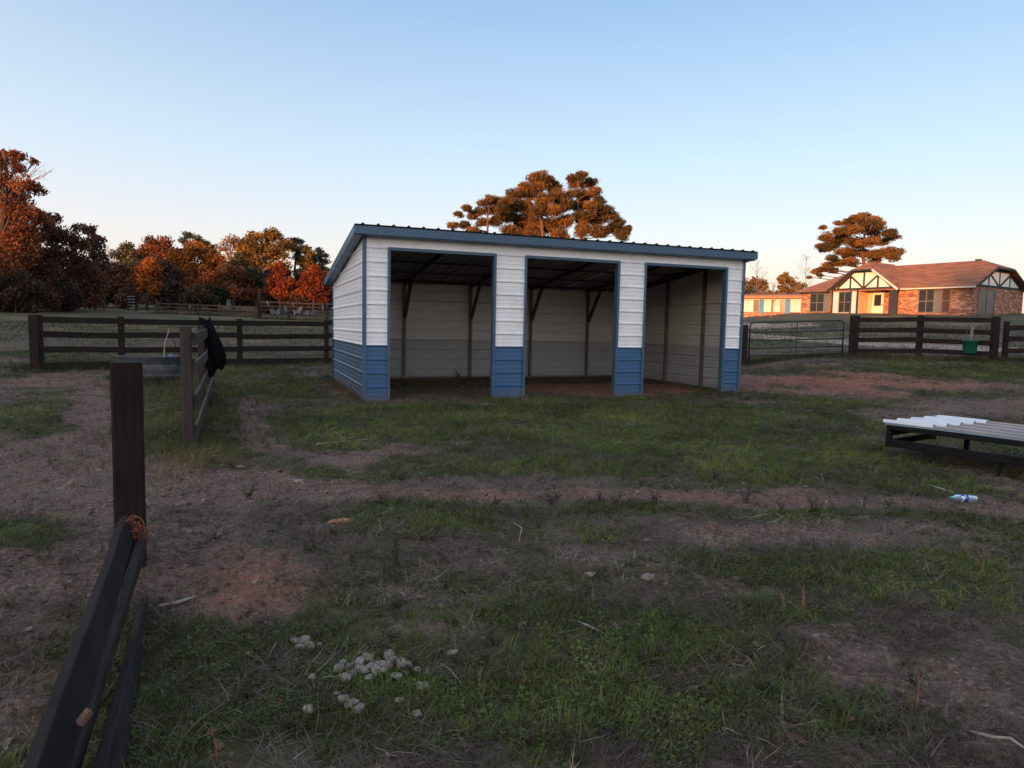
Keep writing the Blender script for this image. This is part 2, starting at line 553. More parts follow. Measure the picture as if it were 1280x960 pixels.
m_charboard2 = wood('lighter_brown_board_wood', (.010, .008, .007), (.075, .055, .046), 'y')  # toned lighter than the other boards so that its tilt shows
m_charboard = wood('black_brown_board_wood', (.005, .004, .004), (.045, .034, .030), 'y')

# ------------------------------------------------------------------ the loafing shed
SW, SD, HF, HR, HT, HB = 7.406, 4.461, 2.736, 2.196, 2.442, .90
RIB = .225
def rib_profile(v0, v1):
    """(v, offset) points over the panel height: a tall rib each 9 inches and two low ones between"""
    pts = [(v0, 0.0)]
    k0, k1 = int(math.floor(v0/RIB))-1, int(math.ceil(v1/RIB))+1
    for k in range(k0, k1+1):
        c = k*RIB
        for dv, o in ((-.026, 0), (-.010, .019), (.010, .019), (.026, 0), (.066, 0), (.071, .004), (.081, .004), (.086, 0), (.138, 0), (.143, .004), (.153, .004), (.158, 0)):
            if v0+.001 < c+dv < v1-.001:
                pts.append((c+dv, o))
    pts.append((v1, 0.0))
    return pts
def siding(org, udir, ndir, u0, u1, v0, v1, ufun=None, wave=.0015):
    """ribbed steel sheet, ribs level; u along the wall, v up, n outward"""
    org, udir, ndir = Vector(org), Vector(udir), Vector(ndir)
    mb = MB()
    vs, fs = [], []
    nseg = max(1, int((u1-u0)/.45))
    prof = rib_profile(v0, v1)
    for v, o in prof:
        a, b_ = (u0, u1) if ufun is None else ufun(v, u0, u1)
        for k in range(nseg+1):
            u = a+(b_-a)*k/nseg
            w = wave*math.sin(u*2.3+v*1.7+u0)+wave*.6*math.sin(u*5.1-v*3.3)
            vs.append(org+udir*u+Vector((0, 0, v))+ndir*(o+w))
    m_ = nseg+1
    flip = udir.cross(Vector((0, 0, 1))).dot(ndir) < 0
    for r in range(len(prof)-1):
        for k in range(nseg):
            q = (r*m_+k, r*m_+k+1, (r+1)*m_+k+1, (r+1)*m_+k)
            fs.append(q[::-1] if flip else q)
    return mb.add(vs, fs)
shed = empty('loafing_shed', (0, 0, 0), 0, 'white and blue ribbed metal horse shed with three open bays and a single-slope roof', 'shed')
Z0 = .03
# front: four pillars and the header
for x0, x1 in ((0.03, .411-.02), (2.189+.02, 2.791-.02), (4.589+.02, 5.188-.02), (6.980+.02, SW-.03)):
    siding((0, 0, 0), (1, 0, 0), (0, -1, 0), x0, x1, Z0, HB).build('wall_panel', m_blue, shed)
    siding((0, -.003, 0), (1, 0, 0), (0, -1, 0), x0, x1, HB-.006, HT-.55).build('wall_panel', m_white, shed)
    siding((0, -.005, 0), (1, 0, 0), (0, -1, 0), x0, x1, HT-.56, HT+.005).build('wall_panel', m_white, shed)
for x0, x1 in ((.03, 3.4), (3.39, SW-.03)):
    siding((0, -.006 if x0 > 1 else -.009, 0), (1, 0, 0), (0, -1, 0), x0, x1, HT-.004, HF+.02).build('wall_panel', m_white, shed)
# rear
for u0, u1 in ((.02, 3.72), (3.70, SW-.02)):
    o = .002 if u0 > 1 else 0
    siding((0, SD+o, 0), (1, 0, 0), (0, 1, 0), u0, u1, Z0, HB).build('wall_panel', m_blue, shed)
    siding((0, SD+.003+o, 0), (1, 0, 0), (0, 1, 0), u0, u1, HB-.006, 1.81).build('wall_panel', m_white, shed)
    siding((0, SD+.006+o, 0), (1, 0, 0), (0, 1, 0), u0, u1, 1.80, HR).build('wall_panel', m_white, shed)
def side_u(v, a, b_):
    if v <= HR: return a, b_
    return a, max(a+.01, min(b_, SD*(HF+.02-v)/(HF+.02-HR)))
for x, nx, mb_ in ((0, -1, m_bluedirty), (SW, 1, m_blue)):
    siding((x, 0, 0), (0, 1, 0), (nx, 0, 0), .02, SD-.02, Z0, HB).build('wall_panel', mb_, shed)
    siding((x+nx*.003, 0, 0), (0, 1, 0), (nx, 0, 0), .02, SD-.02, HB-.006, 1.81).build('wall_panel', m_white, shed)
    siding((x+nx*.006, 0, 0), (0, 1, 0), (nx, 0, 0), .02, SD-.02, 1.80, HF, side_u).build('wall_panel', m_white, shed)
# corner and opening trims (L-shaped, standing proud of the ribs)
def corner(x, y, sx, sy, z1, z0=.02):
    mb = MB()
    w, t = .052, .004
    o = .024
    mb.box(min(x-sx*w+sx*o, x+sx*o), max(x-sx*w+sx*o, x+sx*o), min(y+sy*o, y+sy*(o+t)), max(y+sy*o, y+sy*(o+t)), z0, z1)
    mb.box(min(x+sx*(o+.001), x+sx*(o+t+.001)), max(x+sx*(o+.001), x+sx*(o+t+.001)), min(y-sy*w+sy*o, y+sy*(o+t)), max(y-sy*w+sy*o, y+sy*(o+t)), z0, z1)
    return mb
for x, y, sx, sy, h in ((0, 0, -1, -1, HF+.02), (SW, 0, 1, -1, HF+.02), (0, SD, -1, 1, HR), (SW, SD, 1, 1, HR)):
    corner(x, y, sx, sy, h).build('corner_trim', m_trim, shed)
for a, b_ in ((.411, 2.189), (2.791, 4.589), (5.188, 6.980)):
    for x, s_ in ((a, -1), (b_, 1)):
        mb = MB()
        mb.box(min(x, x+s_*.042), max(x, x+s_*.042), -.031, -.027, .02, HT+.042)
        mb.box(min(x-s_*.004, x), max(x-s_*.004, x), -.0305, .085, .02, HT+.02)
        mb.build('jamb_trim', m_trim, shed)
    mb = MB()
    mb.box(a+.001, b_-.001, -.033, -.029, HT, HT+.045)
    mb.box(a+.001, b_-.001, -.030, .085, HT-.004, HT-.0005)
    mb.build('header_trim', m_trim, shed)
for x0, x1 in ((0.01, .40), (2.20, 2.78), (4.60, 5.18), (6.99, SW-.01)):
    MB().box(x0, x1, -.028, -.022, -.01, .04).build('base_trim', m_trim, shed)
MB().box(.01, SW-.01, SD+.010, SD+.022, HR-.06, HR+.05).build('eave_filler', m_trim, shed)
# frame: posts, base rails, rafters, purlins, braces
def roofz(y, off=0.0):
    return HF+.03-(HF-HR)*y/SD+off
posts_x = (.04, 1.575, 3.157, 4.695, 6.242, 7.366)
for x in posts_x:
    MB().box(x-.03, x+.03, SD-.085, SD-.025, 0, roofz(SD)-.08).build('frame_post', m_steel, shed)
for x in (.04, .37, 2.23, 2.75, 4.63, 5.147, 7.022, 7.366):
    MB().box(x-.03, x+.03, .028, .088, 0, roofz(0)-.10).build('frame_post', m_steel, shed)
for y in (1.181, 2.576):
    for x in (.04, 7.366):
        MB().box(x-.03, x+.03, y-.03, y+.03, 0, roofz(y)-.09).build('frame_post', m_steel, shed)
for (x0, x1, y0, y1) in ((.08, 7.33, SD-.08, SD-.03), (.01, .06, .10, SD-.10), (7.345, 7.395, .10, SD-.10)):
    MB().box(x0, x1, y0, y1, .005, .055).build('base_rail', m_steel, shed)
for x in posts_x:
    MB().beam((x, .02, roofz(.02, -.065)), (x, SD-.02, roofz(SD-.02, -.065)), .055, .06).build('rafter', m_rust, shed)
    if .1 < x < 7.3:
        MB().beam((x, SD-.10, 1.42), (x, SD-.72, roofz(SD-.72, -.11)), .05, .07, (1, 0, 0)).build('knee_brace', m_rust, shed)
for y in (.16, 1.2, 2.25, 3.3, 4.25):
    MB().beam((-.05, y, roofz(y, -.022)), (SW+.05, y, roofz(y, -.022)), .045, .032).build('purlin', m_rust, shed)
# roof sheets: ribs run front to rear
mb = MB()
X0, X1, Y0, Y1 = -.175, SW+.175, -.17, SD+.17
YR = Y0-.03
nsh = 8
wsh = (X1-X0)/nsh
for k in range(nsh):
    a = X0+k*wsh
    prof = []
    for j in range(4):
        c = a+wsh*j/4+wsh/8
        prof += [(c-.07 if j else a, 0), (c-.030, 0), (c-.012, .022), (c+.012, .022), (c+.030, 0)]
    prof.append((a+wsh+.004, .001))
    vs, fs = [], []
    for x, o in prof:
        for y in (YR, 1.0, 2.6, Y1):
            vs.append((x, y, roofz(y, .012+o+.0015*math.sin(x*3+y*2)+(.001 if k % 2 else 0))))
    for r in range(len(prof)-1):
        for q in range(3):
            fs.append((r*4+q, (r+1)*4+q, (r+1)*4+q+1, r*4+q+1))
    MB().add(vs, fs).build('roof_panel', m_roofm, shed)
# fascia and rake trims with their soffit returns
mb = MB()
mb.box(X0-.006, X1+.006, Y0-.012, Y0-.006, roofz(Y0)-.135, roofz(Y0)-.008)
mb.box(X0+.01, X1-.01, Y0-.004, -.024, roofz(0)-.135, roofz(0)-.131)
mb.build('fascia_trim', m_trim, shed)
mb = MB()
mb.box(X0-.006, X1+.006, Y1+.006, Y1+.012, roofz(Y1)-.10, roofz(Y1)+.012)
mb.build('fascia_trim', m_trim, shed)
for xs, xi in ((X0, -.034), (X1, SW+.034)):
    mb = MB()
    s_ = -1 if xs < 0 else 1
    lo = -.13
    mb.poly_slab([(xs, Y0, roofz(Y0, lo)), (xs, Y1, roofz(Y1, lo)), (xs, Y1, roofz(Y1, .012)), (xs, Y0, roofz(Y0, .012))], (s_*.005, 0, 0))
    mb.poly_slab([(xs, Y0+.01, roofz(Y0, lo)), (xs, Y1, roofz(Y1, lo)), (xi, Y1, roofz(Y1, lo)), (xi, Y0+.01, roofz(Y0, lo))], (0, 0, .004))
    mb.build('rake_trim', m_trim, shed)
scr = MB(); scr.lathe([(.001, -.004), (.008, -.004), (.009, 0), (.001, 0)], 8)
def screw_at(x, z, first=[None]):
    if first[0] is None:
        o = scr.build('screw', m_screw, shed)
        first[0] = o
    else:
        o = link(first[0].copy(), shed)
    o.rotation_euler = (math.pi/2, 0, 0)
    o.location = (x, -.0115, z)
for x in (.37, 1.2, 1.9, 2.7, 3.5, 4.3, 5.1, 5.9, 6.6, 7.2):
    screw_at(x, 2.56); screw_at(x+.04, 2.66)

# ------------------------------------------------------------------ fences
def post_at(name_parent, x, y, w, d, z0, z1, mat, rz=0.0, lean=(0, 0), cham=.012):
    mb = MB()
    mb.beam((0, 0, -.25), (lean[0], lean[1], z1-z0), w, d, (math.sin(rz), math.cos(rz), 0), 4, .003, cham)
    o = mb.build('post', mat, name_parent)
    o.location = (x, y, z0)
    return o
def rail_between(parent, p0, p1, h, t, mat, name='rail', seg=5, wob=.004):
    """a board with its own local x axis along the run, so the grain follows it"""
    p0, p1 = Vector(p0), Vector(p1)
    L = (p1-p0).length
    mb = MB()
    mb.beam((0, 0, 0), (L, 0, 0), t, h, (0, 0, 1), seg, wob, .004)
    o = mb.build(name, mat, parent)
    d = (p1-p0).normalized()
    o.matrix_local = Matrix.Translation(p0) @ d.to_track_quat('X', 'Z').to_matrix().to_4x4()
    return o
def board_fence(name, label, pts, tops, ph, pw, matp, matr, rh=.14, rt=.032, side=1, cat='fence', group=None, widths=None):
    """pts: ground points of the posts; tops: rail top heights"""
    root = empty(name, (0, 0, 0), 0, label, cat, group)
    for i, p in enumerate(pts):
        j = min(i, len(pts)-2)
        d = Vector((pts[j+1][0]-pts[j][0], pts[j+1][1]-pts[j][1], 0)).normalized()
        w = widths[i] if widths else pw
        post_at(root, p[0], p[1], w, w, p[2], p[2]+ph, matp, math.atan2(-d.y, d.x)*-1, (random.uniform(-.01, .01), random.uniform(-.01, .01)))
    for i in range(len(pts)-1):
        a, b_ = Vector(pts[i]), Vector(pts[i+1])
        d = (b_-a); d.z = 0; d.normalize()
        n = Vector((d.y, -d.x, 0))*side*(pw/2+rt/2+.002)
        for t in tops:
            e0 = random.uniform(-.022, .022); e1 = random.uniform(-.022, .022)
            z_ = .003 if i % 2 else 0
            rail_between(root, a+n*(1+z_)+Vector((0, 0, t-rh/2+e0))-d*.0, b_+n*(1+z_)+Vector((0, 0, t-rh/2+e1))-d*.004, rh, rt, matr)
    return root
def gp(x, y, dz=0.0):
    return (float(x), float(y), float(terrain(x, y))+dz)
# left back fence: from its end post at the left to behind the shed
A0, A1 = np.array([-6.302, 7.312]), np.array([-4.72, 7.82])
dA = np.array([.467-(-6.302), 9.55-7.312]); dA = dA/np.linalg.norm(dA)
ptsL = [gp(*(A0+dA*t)) for t in (0, 1.72, 4.52, 7.0, 9.5)]
board_fence('board_fence', 'dark four-rail wooden fence running behind the white and blue shed on the left', ptsL, (1.235, .885, .54, .19), 1.27, .11,
            m_wood_z, m_wood_x, widths=[.21, .12, .12, .12, .12])
# fence seen nearly end-on, with the cloth on it
B0 = ground(236, 556); B1 = ground(262, 482)
B0 = np.array([B0[0], B0[1]]); B1 = np.array([B1[0], B1[1]])
ptsM = [gp(*(B0+(B1-B0)*t)) for t in (0, .5, 1.0)]
fm = board_fence('board_fence', 'weathered fence seen end-on with a pale grey near post and a black cloth on it', ptsM,
                 (1.13, .82, .51, .20), 1.18, .10, m_greywood, m_oldwood, rh=.13, side=1, rt=.03, widths=[.10, .09, .09])
# black cloth draped over the far end of that fence
cpos = Vector(ptsM[2])*.15+Vector(ptsM[1])*.85
dM = (Vector(ptsM[2])-Vector(ptsM[0])); dM.z = 0; dM.normalize()
nM = Vector((dM.y, -dM.x, 0))
vs, fs = [], []
NU, NV = 40, 22
for j in range(NV):
    v_ = j/(NV-1)
    for i in range(NU):
        t = 2*math.pi*i/NU
        fold = 1+.16*v_*math.sin(t*7+v_*2)+.09*math.sin(t*3+v_*4)
        ca = math.cos(t)*(.42+.06*v_-.3*max(0, v_-.75))*fold*min(1, .75+3*v_)
        cn = math.sin(t)*(.075+.10*v_-.12*max(0, v_-.7))*fold
        zz_ = 1.30-.78*v_-.10*abs(math.cos(t))*(1-v_)+.05*math.sin(t*5)*v_*v_+.09*math.sin(t+1)*v_
        vs.append(cpos+dM*ca+nM*(.03+.20*v_*(1-.3*v_)+cn)+Vector((0, 0, zz_+.02)))
for j in range(NV-1):
    for i in range(NU):
        k = (i+1) % NU
        fs.append((j*NU+i, j*NU+k, (j+1)*NU+k, (j+1)*NU+i))
fs.append(tuple(range(NU)))
m_cloth = mottled('black_cloth', (.0035, .0035, .004), (.010, .010, .011), 20, 1.0, 0, .02)
cl = MB().add(vs, fs).build('draped_cloth', m_cloth, None, True)
tag(cl, 'black cloth draped over the top rail of the end-on fence', 'cloth')

# water trough
TC = ground(184, 477)
tx, ty, tz = TC[0], TC[1]+.30, float(terrain(TC[0], TC[1]))
tr = empty('water_trough', (tx, ty, tz), YAW*-1, 'oval galvanised water trough standing by the dark board fence on the left', 'trough')
prof = [(.0, .03), (.50, .03), (.52, .0), (.545, .16), (.535, .17), (.545, .19), (.56, .34), (.55, .35), (.56, .37), (.575, .50), (.59, .51), (.59, .53), (.565, .53), (.56, .50), (.53, .06), (0, .06)]
MB().lathe([(r, z*.95) for r, z in prof], 32, sx=1.15, sy=.62).build('tub', m_galv, tr, True)
m_water, nt, b = new_mat('trough_water', .05, 0, .5)
b.inputs['Base Color'].default_value = (.015, .02, .022, 1)
MB().lathe([(0, .43), (.55, .43)], 32, sx=1.15, sy=.62).build('water', m_water, tr)
m_straw = mottled('pale_cane', (.30, .24, .17), (.42, .35, .26), 12, .8)
m_bluep = mottled('pale_blue_plastic', (.06, .11, .15), (.09, .15, .20), 10, .4)
st_ = MB().tube([(.30, -.1, .40), (.33, -.12, .75), (.42, -.15, 1.05)], [.012, .010, .008], 6).build('stick', m_straw, None)
st_.location = (tx-.02, ty, tz)
tag(st_, 'thin pale cane leaning up out of the water trough', 'stick')
st_ = MB().tube([(.62, -.1, .42), (.50, -.1, .80), (.46, -.1, .92)], [.010, .008, .005], 6).build('stick', m_charwood_z, None)
st_.location = (tx-.02, ty, tz)
tag(st_, 'short dark twig leaning at the right rim of the trough', 'stick')
fl = MB().lathe([(0, .44), (.05, .45), (.065, .48), (.06, .52), (.04, .54), (0, .55)], 14).build('float_valve', m_bluep, None, True)
fl.location = (tx+.42, ty-.05, tz)
tag(fl, 'pale blue plastic float in the water trough', 'float')

# foreground post with its fallen boards and twine
FP = at(163, 640, 3.45)
fp = empty('fence_post', (FP[0], FP[1], 0), -YAW+.46, 'tall dark square post closest to the camera, with loose boards at its foot', 'post')
mb = MB()
mb.beam((0, 0, -.3), (0, 0, 1.035), .136, .136, (0, 1, 0), 8, .002, .010)
mb.build('post', m_charwood_z, fp)
mb = MB()
def fallen(px0, py0, d0, px1, py1, d1, hh, tt, updir, ext=.6):
    a = Vector(at(px0, py0, d0)); b_ = Vector(at(px1, py1, d1))
    d = (b_-a).normalized()
    b_ = b_+d*ext
    L = (b_-a).length
    u = Vector(updir); u = (u-d*u.dot(d)).normalized()
    side = d.cross(u)
    m = MB()
    n = 9
    vs, fs = [], []
    prof = [(-tt/2+.003, -hh), (tt/2-.003, -hh), (tt/2, -hh+.004), (tt/2, -.004), (tt/2-.003, 0), (-tt/2+.003, 0), (-tt/2, -.004), (-tt/2, -hh+.004)]
    for k in range(n+1):
        t = k/n
        w1, w2 = random.uniform(-.004, .004), random.uniform(-.003, .003)
        for q, (a_, c_) in enumerate(prof):
            ex = 0
            if k == 0: ex = .045*(c_/-hh)+random.uniform(-.008, .008)      # split, raked end
            vs.append((a_+w1, L*t+ex, c_+w2))
    for k in range(n):
        for i in range(8):
            j = (i+1) % 8
            fs.append((k*8+i, k*8+j, (k+1)*8+j, (k+1)*8+i))
    fs.append(tuple(range(7, -1, -1))); fs.append(tuple(n*8+i for i in range(8)))
    o = m.add(vs, fs).build('loose_board', m_charboard)
    R3 = Matrix((( -side.x, d.x, u.x), (-side.y, d.y, u.y), (-side.z, d.z, u.z)))
    if R3.determinant() < 0:
        R3 = Matrix(((side.x, d.x, u.x), (side.y, d.y, u.y), (side.z, d.z, u.z)))
    o.matrix_world = Matrix.Translation(a) @ R3.to_4x4()
    return o
o = fallen(155, 644, 3.22, 36, 960, 1.50, .122, .036, (-.30, 0, 1))
tag(o, 'leftmost and topmost of the three black-brown boards sloping down from the near post', 'board', 'fallen fence boards by the near post')
o = fallen(181, 662, 3.28, 79, 960, 1.66, .092, .036, (.10, 0, 1))
o.data.materials[0] = m_charboard2
tag(o, 'middle one of the three black-brown boards, tied with orange twine at its far end', 'board', 'fallen fence boards by the near post')
o = fallen(180, 744, 3.0, 124, 960, 1.70, .11, .030, (-.25, 0, 1))
tag(o, 'rightmost and lowest of the three loose boards, its end on the grass', 'board', 'fallen fence boards by the near post')
m_twine = mottled('orange_baling_twine', (.16, .045, .025), (.32, .10, .05), 60, .9)
mb = MB()
TP = Vector(at(169, 664, 3.18))
for k in range(9):
    pts = []
    a0 = random.uniform(0, 6)
    r = random.uniform(.022, .045)
    cx_, cz_ = random.uniform(-.02, .02), random.uniform(-.025, .035)
    tilt = random.uniform(-.5, .5)
    for q in range(15):
        t = a0+q/14*5.6
        pts.append(TP+Vector((cx_+r*math.cos(t)*.8, -.012*math.sin(t*2+k)+tilt*.04*math.cos(t), cz_+r*1.2*math.sin(t))))
    mb.tube(pts, .0026, 5)
for k in range(6):
    p = TP+Vector((random.uniform(-.03, .03), -.01, random.uniform(-.03, .04)))
    mb.tube([p, p+Vector((random.uniform(-.05, .05), -.02, random.uniform(-.07, .05))), p+Vector((random.uniform(-.07, .07), -.01, random.uniform(-.09, .02)))], .002, 4)
tag(mb.build('twine', m_twine), 'tangle of orange baling twine at the near post', 'twine')
m_block = mottled('pale_split_wood', (.11, .06, .04), (.19, .11, .075), 14, .85)
o = MB().beam((0, 0, 0), (.022, .01, .026), .026, .014, (0, 0, 1), 2, .003, .001).build('wood_block', m_block)
o.location = tuple(at(99, 905, 1.72))
tag(o, 'small pale split wood block wedged between the near fallen boards', 'block')

# ------------------------------------------------------------------ right-hand fence and gate
def gpx(px, dist):
    p = on_ground(px, dist)
    return (float(p[0]), float(p[1]), float(p[2]))
R0, R1, R2, R3_ = gpx(1068, 21.6), gpx(1150, 21.3), gpx(1244, 19.8), gpx(1330, 19.0)
rf = board_fence('board_fence', 'dark four-rail wooden fence in front of the brick house on the right', [R0, R1, R2], (1.235, .90, .60, .28), 1.29, .13,
            m_wood_z, m_wood_x, widths=[.24, .15, .17])
R2b = (R2[0]+.32, R2[1]-.1, R2[2])
board_fence('board_fence', 'dark wooden fence running out of the photo at the right edge', [R2b, R3_], (1.05, .74, .40, .08), 1.16, .13, m_wood_z, m_wood_x, widths=[.12, .15])
# post the gate hangs on, beside the shed
gl, gr_ = gpx(929.5, 21.0), gpx(1060.5, 21.6)
gpst = empty('gate_post', gl, -YAW, 'dark square gate post beside the right end of the shed', 'post')
o = MB().beam((0, 0, -.2), (0, 0, 1.22), .22, .22, (0, 1, 0), 4, .003, .012).build('post', m_wood_z, gpst)
m_gate = mottled('dark_green_gate_tube', (.012, .018, .017), (.03, .038, .035), 9, .5, 0, .4)
gv = Vector(gr_)-Vector(gl); gv.z = 0
GL = gv.length-.34
ga = math.atan2(gv.y, gv.x)
gate = empty('farm_gate', (gl[0]+math.cos(ga)*.19, gl[1]+math.sin(ga)*.19, gl[2]), ga, 'dark tubular steel farm gate with six bars beside the shed', 'gate')
dzg = gr_[2]-gl[2]-.16
HG0, HG1 = .06, 1.30
pts = []
RR = .14
def gz(x, h): return h+dzg*x/GL
loop_ = [(0.02, HG0), (.02, HG1-RR)]
for k in range(1, 6):
    t = math.pi-k/5*math.pi/2
    loop_.append((.02+RR+RR*math.cos(t), HG1-RR+RR*math.sin(t)))
for k in range(0, 6):
    t = math.pi/2-k/5*math.pi/2
    loop_.append((GL-.02-RR+RR*math.cos(t), HG1-RR+RR*math.sin(t)))
loop_.append((GL-.02, HG0))
MB().tube([(x, 0, gz(x, h)) for x, h in loop_], .026, 8).build('gate_frame', m_gate, gate, True)
for h in (.08, .28, .50, .74, .99):
    MB().tube([(.0, 0, gz(0, h)), (GL*.5, 0, gz(GL*.5, h)-.008), (GL-.03, 0, gz(GL, h))], .021, 8).build('gate_bar', m_gate, gate, True)
MB().box(GL*.49-.015, GL*.49+.015, -.028, -.022, gz(GL*.49, .05), gz(GL*.49, 1.3)).build('gate_brace', m_gate, gate)
# green feed bucket on the fence
m_green = mottled('green_bucket_plastic', (.006, .085, .05), (.012, .13, .08), 9, .4, 0, .5)
bp = (Vector(R1)*.26+Vector(R2)*.74)
nR = (Vector(R2)-Vector(R1)); nR.z = 0; nR.normalize(); nR = Vector((nR.y, -nR.x, 0))
bk = empty('feed_bucket', bp+nR*.30+Vector((0, 0, .20)), 0, 'green plastic feed bucket hanging on the right-hand fence', 'bucket')
MB().lathe([(0, .0), (.155, 0), (.17, .02), (.195, .36), (.21, .365), (.21, .39), (.19, .39), (.165, .03), (0, .03)], 20).build('bucket_body', m_green, bk, True)
mb = MB()
mb.tube([(.20*math.cos(t), .02, .38+.36*math.sin(t)) for t in [math.pi*k/8 for k in range(9)]], .008, 6)
mb.build('bucket_handle', m_galv, bk)
m_rope = mottled('pale_rope', (.20, .15, .14), (.34, .28, .26), 30, .9)
mb = MB()
for k in range(5):
    x = random.uniform(-.05, .05)
    mb.tube([bp+nR*.16+Vector((x, 0, .98)), bp+nR*.2+Vector((x*1.6, 0, .85)), bp+nR*.24+Vector((x*.5, 0, .62))], .012, 5)
tag(mb.build('rope', m_rope), 'short pale rope holding up the green bucket on the fence', 'rope')

# ------------------------------------------------------------------ trailer with roofing sheets at the right edge
TK = 6.9/6.2
def tp(px, py, d): return Vector(at(px, py, d*TK))
c0 = tp(1110, 527, 6.2); cb = tp(1190, 518.5, 6.65); c1 = tp(1280, 543, 5.35)
zt = (c0.z+cb.z)/2
ex = Vector((c1.x-c0.x, c1.y-c0.y, 0)); ex.normalize()
ey = Vector((-ex.y, ex.x, 0))
if ey.dot(cb-c0) < 0: ey = -ey
rz_t = math.atan2(ex.y, ex.x)
lo = Vector((c0.x, c0.y, 0))
zg = float(terrain(lo.x, lo.y))
WID = .95
trl = empty('flatbed_trailer', (lo.x, lo.y, zg), rz_t, 'low black steel trailer frame standing on the grass at the right edge', 'trailer')
sy_ = 1 if ey.dot(Vector((-ex.y, ex.x, 0))) > 0 else -1
LT = 3.4
def tb(name, p0, p1, w, h, up=(0, 0, 1)):
    return MB().beam(p0, p1, w, h, up, 3, 0, .004).build(name, m_black, trl)
zd = zt-zg-.045
tb('side_rail', (.05, -sy_*.03, .16), (LT, -sy_*.03, .16), .06, .068)
tb('side_rail', (.05, sy_*(WID+.0), zd-.07), (LT, sy_*(WID+.0), zd-.07), .05, .10)
tb('deck_rail', (.0, 0, zd-.022), (LT, 0, zd-.022), .05, .04)
tb('end_rail', (.02, -sy_*.02, zd-.075), (.02, sy_*WID, zd-.075), .04, .06)
tb('corner_post', (.02, 0, .115), (.02, 0, zd-.05), .05, .05, (0, 1, 0))
tb('end_rail', (.03, 0.03*sy_, .16), (.03, sy_*WID, .16), .04, .06)
tb('corner_post', (.02, sy_*WID, .12), (.02, sy_*WID, zd-.05), .05, .05, (0, 1, 0))
tb('support_leg', (1.02, .0, .12), (.94, 0, -.05), .035, .035)
tb('support_leg', (2.6, .0, .12), (2.6, 0, -.05), .06, .06)
tb('support_leg', (2.6, sy_*WID, zd-.1), (2.6, sy_*WID, -.05), .06, .06)
tb('support_leg', (.35, sy_*WID, zd-.1), (.35, sy_*WID, -.05), .045, .045)
m_sheet_w = mottled('white_roofing_sheet', (.50, .54, .60), (.66, .69, .73), 5, .32, .2, .5)
m_sheet_t = mottled('tan_roofing_sheet', (.27, .20, .17), (.38, .30, .26), 3, .38, .2, .5)
m_sheet_g = mottled('slate_blue_roofing_sheet', (.11, .14, .18), (.17, .20, .25), 3, .38, .2, .5)
def sheet(x0, x1, z, mat, label, yo=0.0, skew=0.0):
    prof = []
    for k in range(5):
        c = .02+k*(WID-.04)/4
        if k: prof += [(c-.035, 0)]
        else: prof += [(0, 0)]
        prof += [(c-.015, .028), (c+.018, .028), (c+.042, 0)]
        if k < 4: prof += [(c+.10, 0), (c+.108, .004), (c+.12, .004), (c+.128, 0)]
    vs, fs = [], []
    n = 5
    for y, o in prof:
        for k in range(n+1):
            x = x0+(x1-x0)*k/n
            vs.append((x+skew*y, sy_*(y+yo), z+o+.004*math.sin(x*2.1+y)))
    for r in range(len(prof)-1):
        for k in range(n):
            fs.append((r*(n+1)+k, r*(n+1)+k+1, (r+1)*(n+1)+k+1, (r+1)*(n+1)+k))
    o = MB().add(vs, fs).build('roofing_sheet', mat)
    sm = o.modifiers.new('thick', 'SOLIDIFY'); sm.thickness = .004; sm.offset = -1
    o.location = (lo.x, lo.y, zg); o.rotation_euler = (0, 0, rz_t)
    tag(o, label, 'metal sheet', 'roofing sheets stacked on the trailer')
zz = zd+.004
sheet(-.03, 3.1, zz, m_sheet_g, 'slate blue ribbed metal sheet at the bottom of the stack on the trailer', .0)
sheet(.02, 3.2, zz+.010, m_sheet_t, 'tan ribbed metal sheet in the middle of the trailer stack', .01)
sheet(-.05, .42, zz+.020, m_sheet_w, 'short white ribbed metal sheet on top at the left end of the trailer stack', .0, .12)
sheet(.82, 3.3, zz+.021, m_sheet_g, 'slate blue ribbed metal sheet on top of the stack at the right photo edge', .03, .3)

# water bottle
bo = ground(1186, 627); bo2 = ground(1216, 627)
bd = Vector(bo2)-Vector(bo); bd.z = 0
bt = empty('water_bottle', (bo[0]+.02, bo[1], float(ground_z(bo[0], bo[1]))+.038), math.atan2(bd.y, bd.x)-.25, 'clear plastic water bottle with a blue label lying on the grass', 'bottle')
bt.scale = (.85, .85, .8)
m_pet, nt, b = new_mat('clear_crushed_plastic', .12, 0, .6)
b.inputs['Base Color'].default_value = (.40, .56, .66, 1)
b.inputs['Transmission Weight'].default_value = .75
m_lab, nt, b = new_mat('blue_bottle_label', .4)
f = noise(nt, coords(nt), 30, 2, .5)
nt.links.new(rampn(nt, f, [(.45, (.02, .05, .22)), (.52, (.12, .25, .5)), (.62, (.7, .75, .8))]), b.inputs['Base Color'])
m_cap = mottled('green_bottle_cap', (.02, .25, .18), (.03, .3, .22), 20, .4)
def xl(prof, n=14):
    m = MB(); vs, fs = [], []
    for r, x in prof:
        for i in range(n):
            t = 2*math.pi*i/n
            vs.append((x, r*math.cos(t), r*math.sin(t)))
    for k in range(len(prof)-1):
        for i in range(n):
            j = (i+1) % n
            fs.append((k*n+i, k*n+j, (k+1)*n+j, (k+1)*n+i))
    return m.add(vs, fs)
xl([(.001, .205), (.028, .205), (.033, .19), (.031, .175), (.034, .165), (.031, .155), (.034, .14), (.033, .06), (.034, .05), (.028, .035), (.014, .015), (.013, 0)]).build('bottle_body', m_pet, bt, True)
xl([(.035, .13), (.0352, .128), (.0352, .072), (.035, .07)]).build('label', m_lab, bt, True)
xl([(.001, -.012), (.015, -.012), (.015, .004)]).build('cap', m_cap, bt, True)
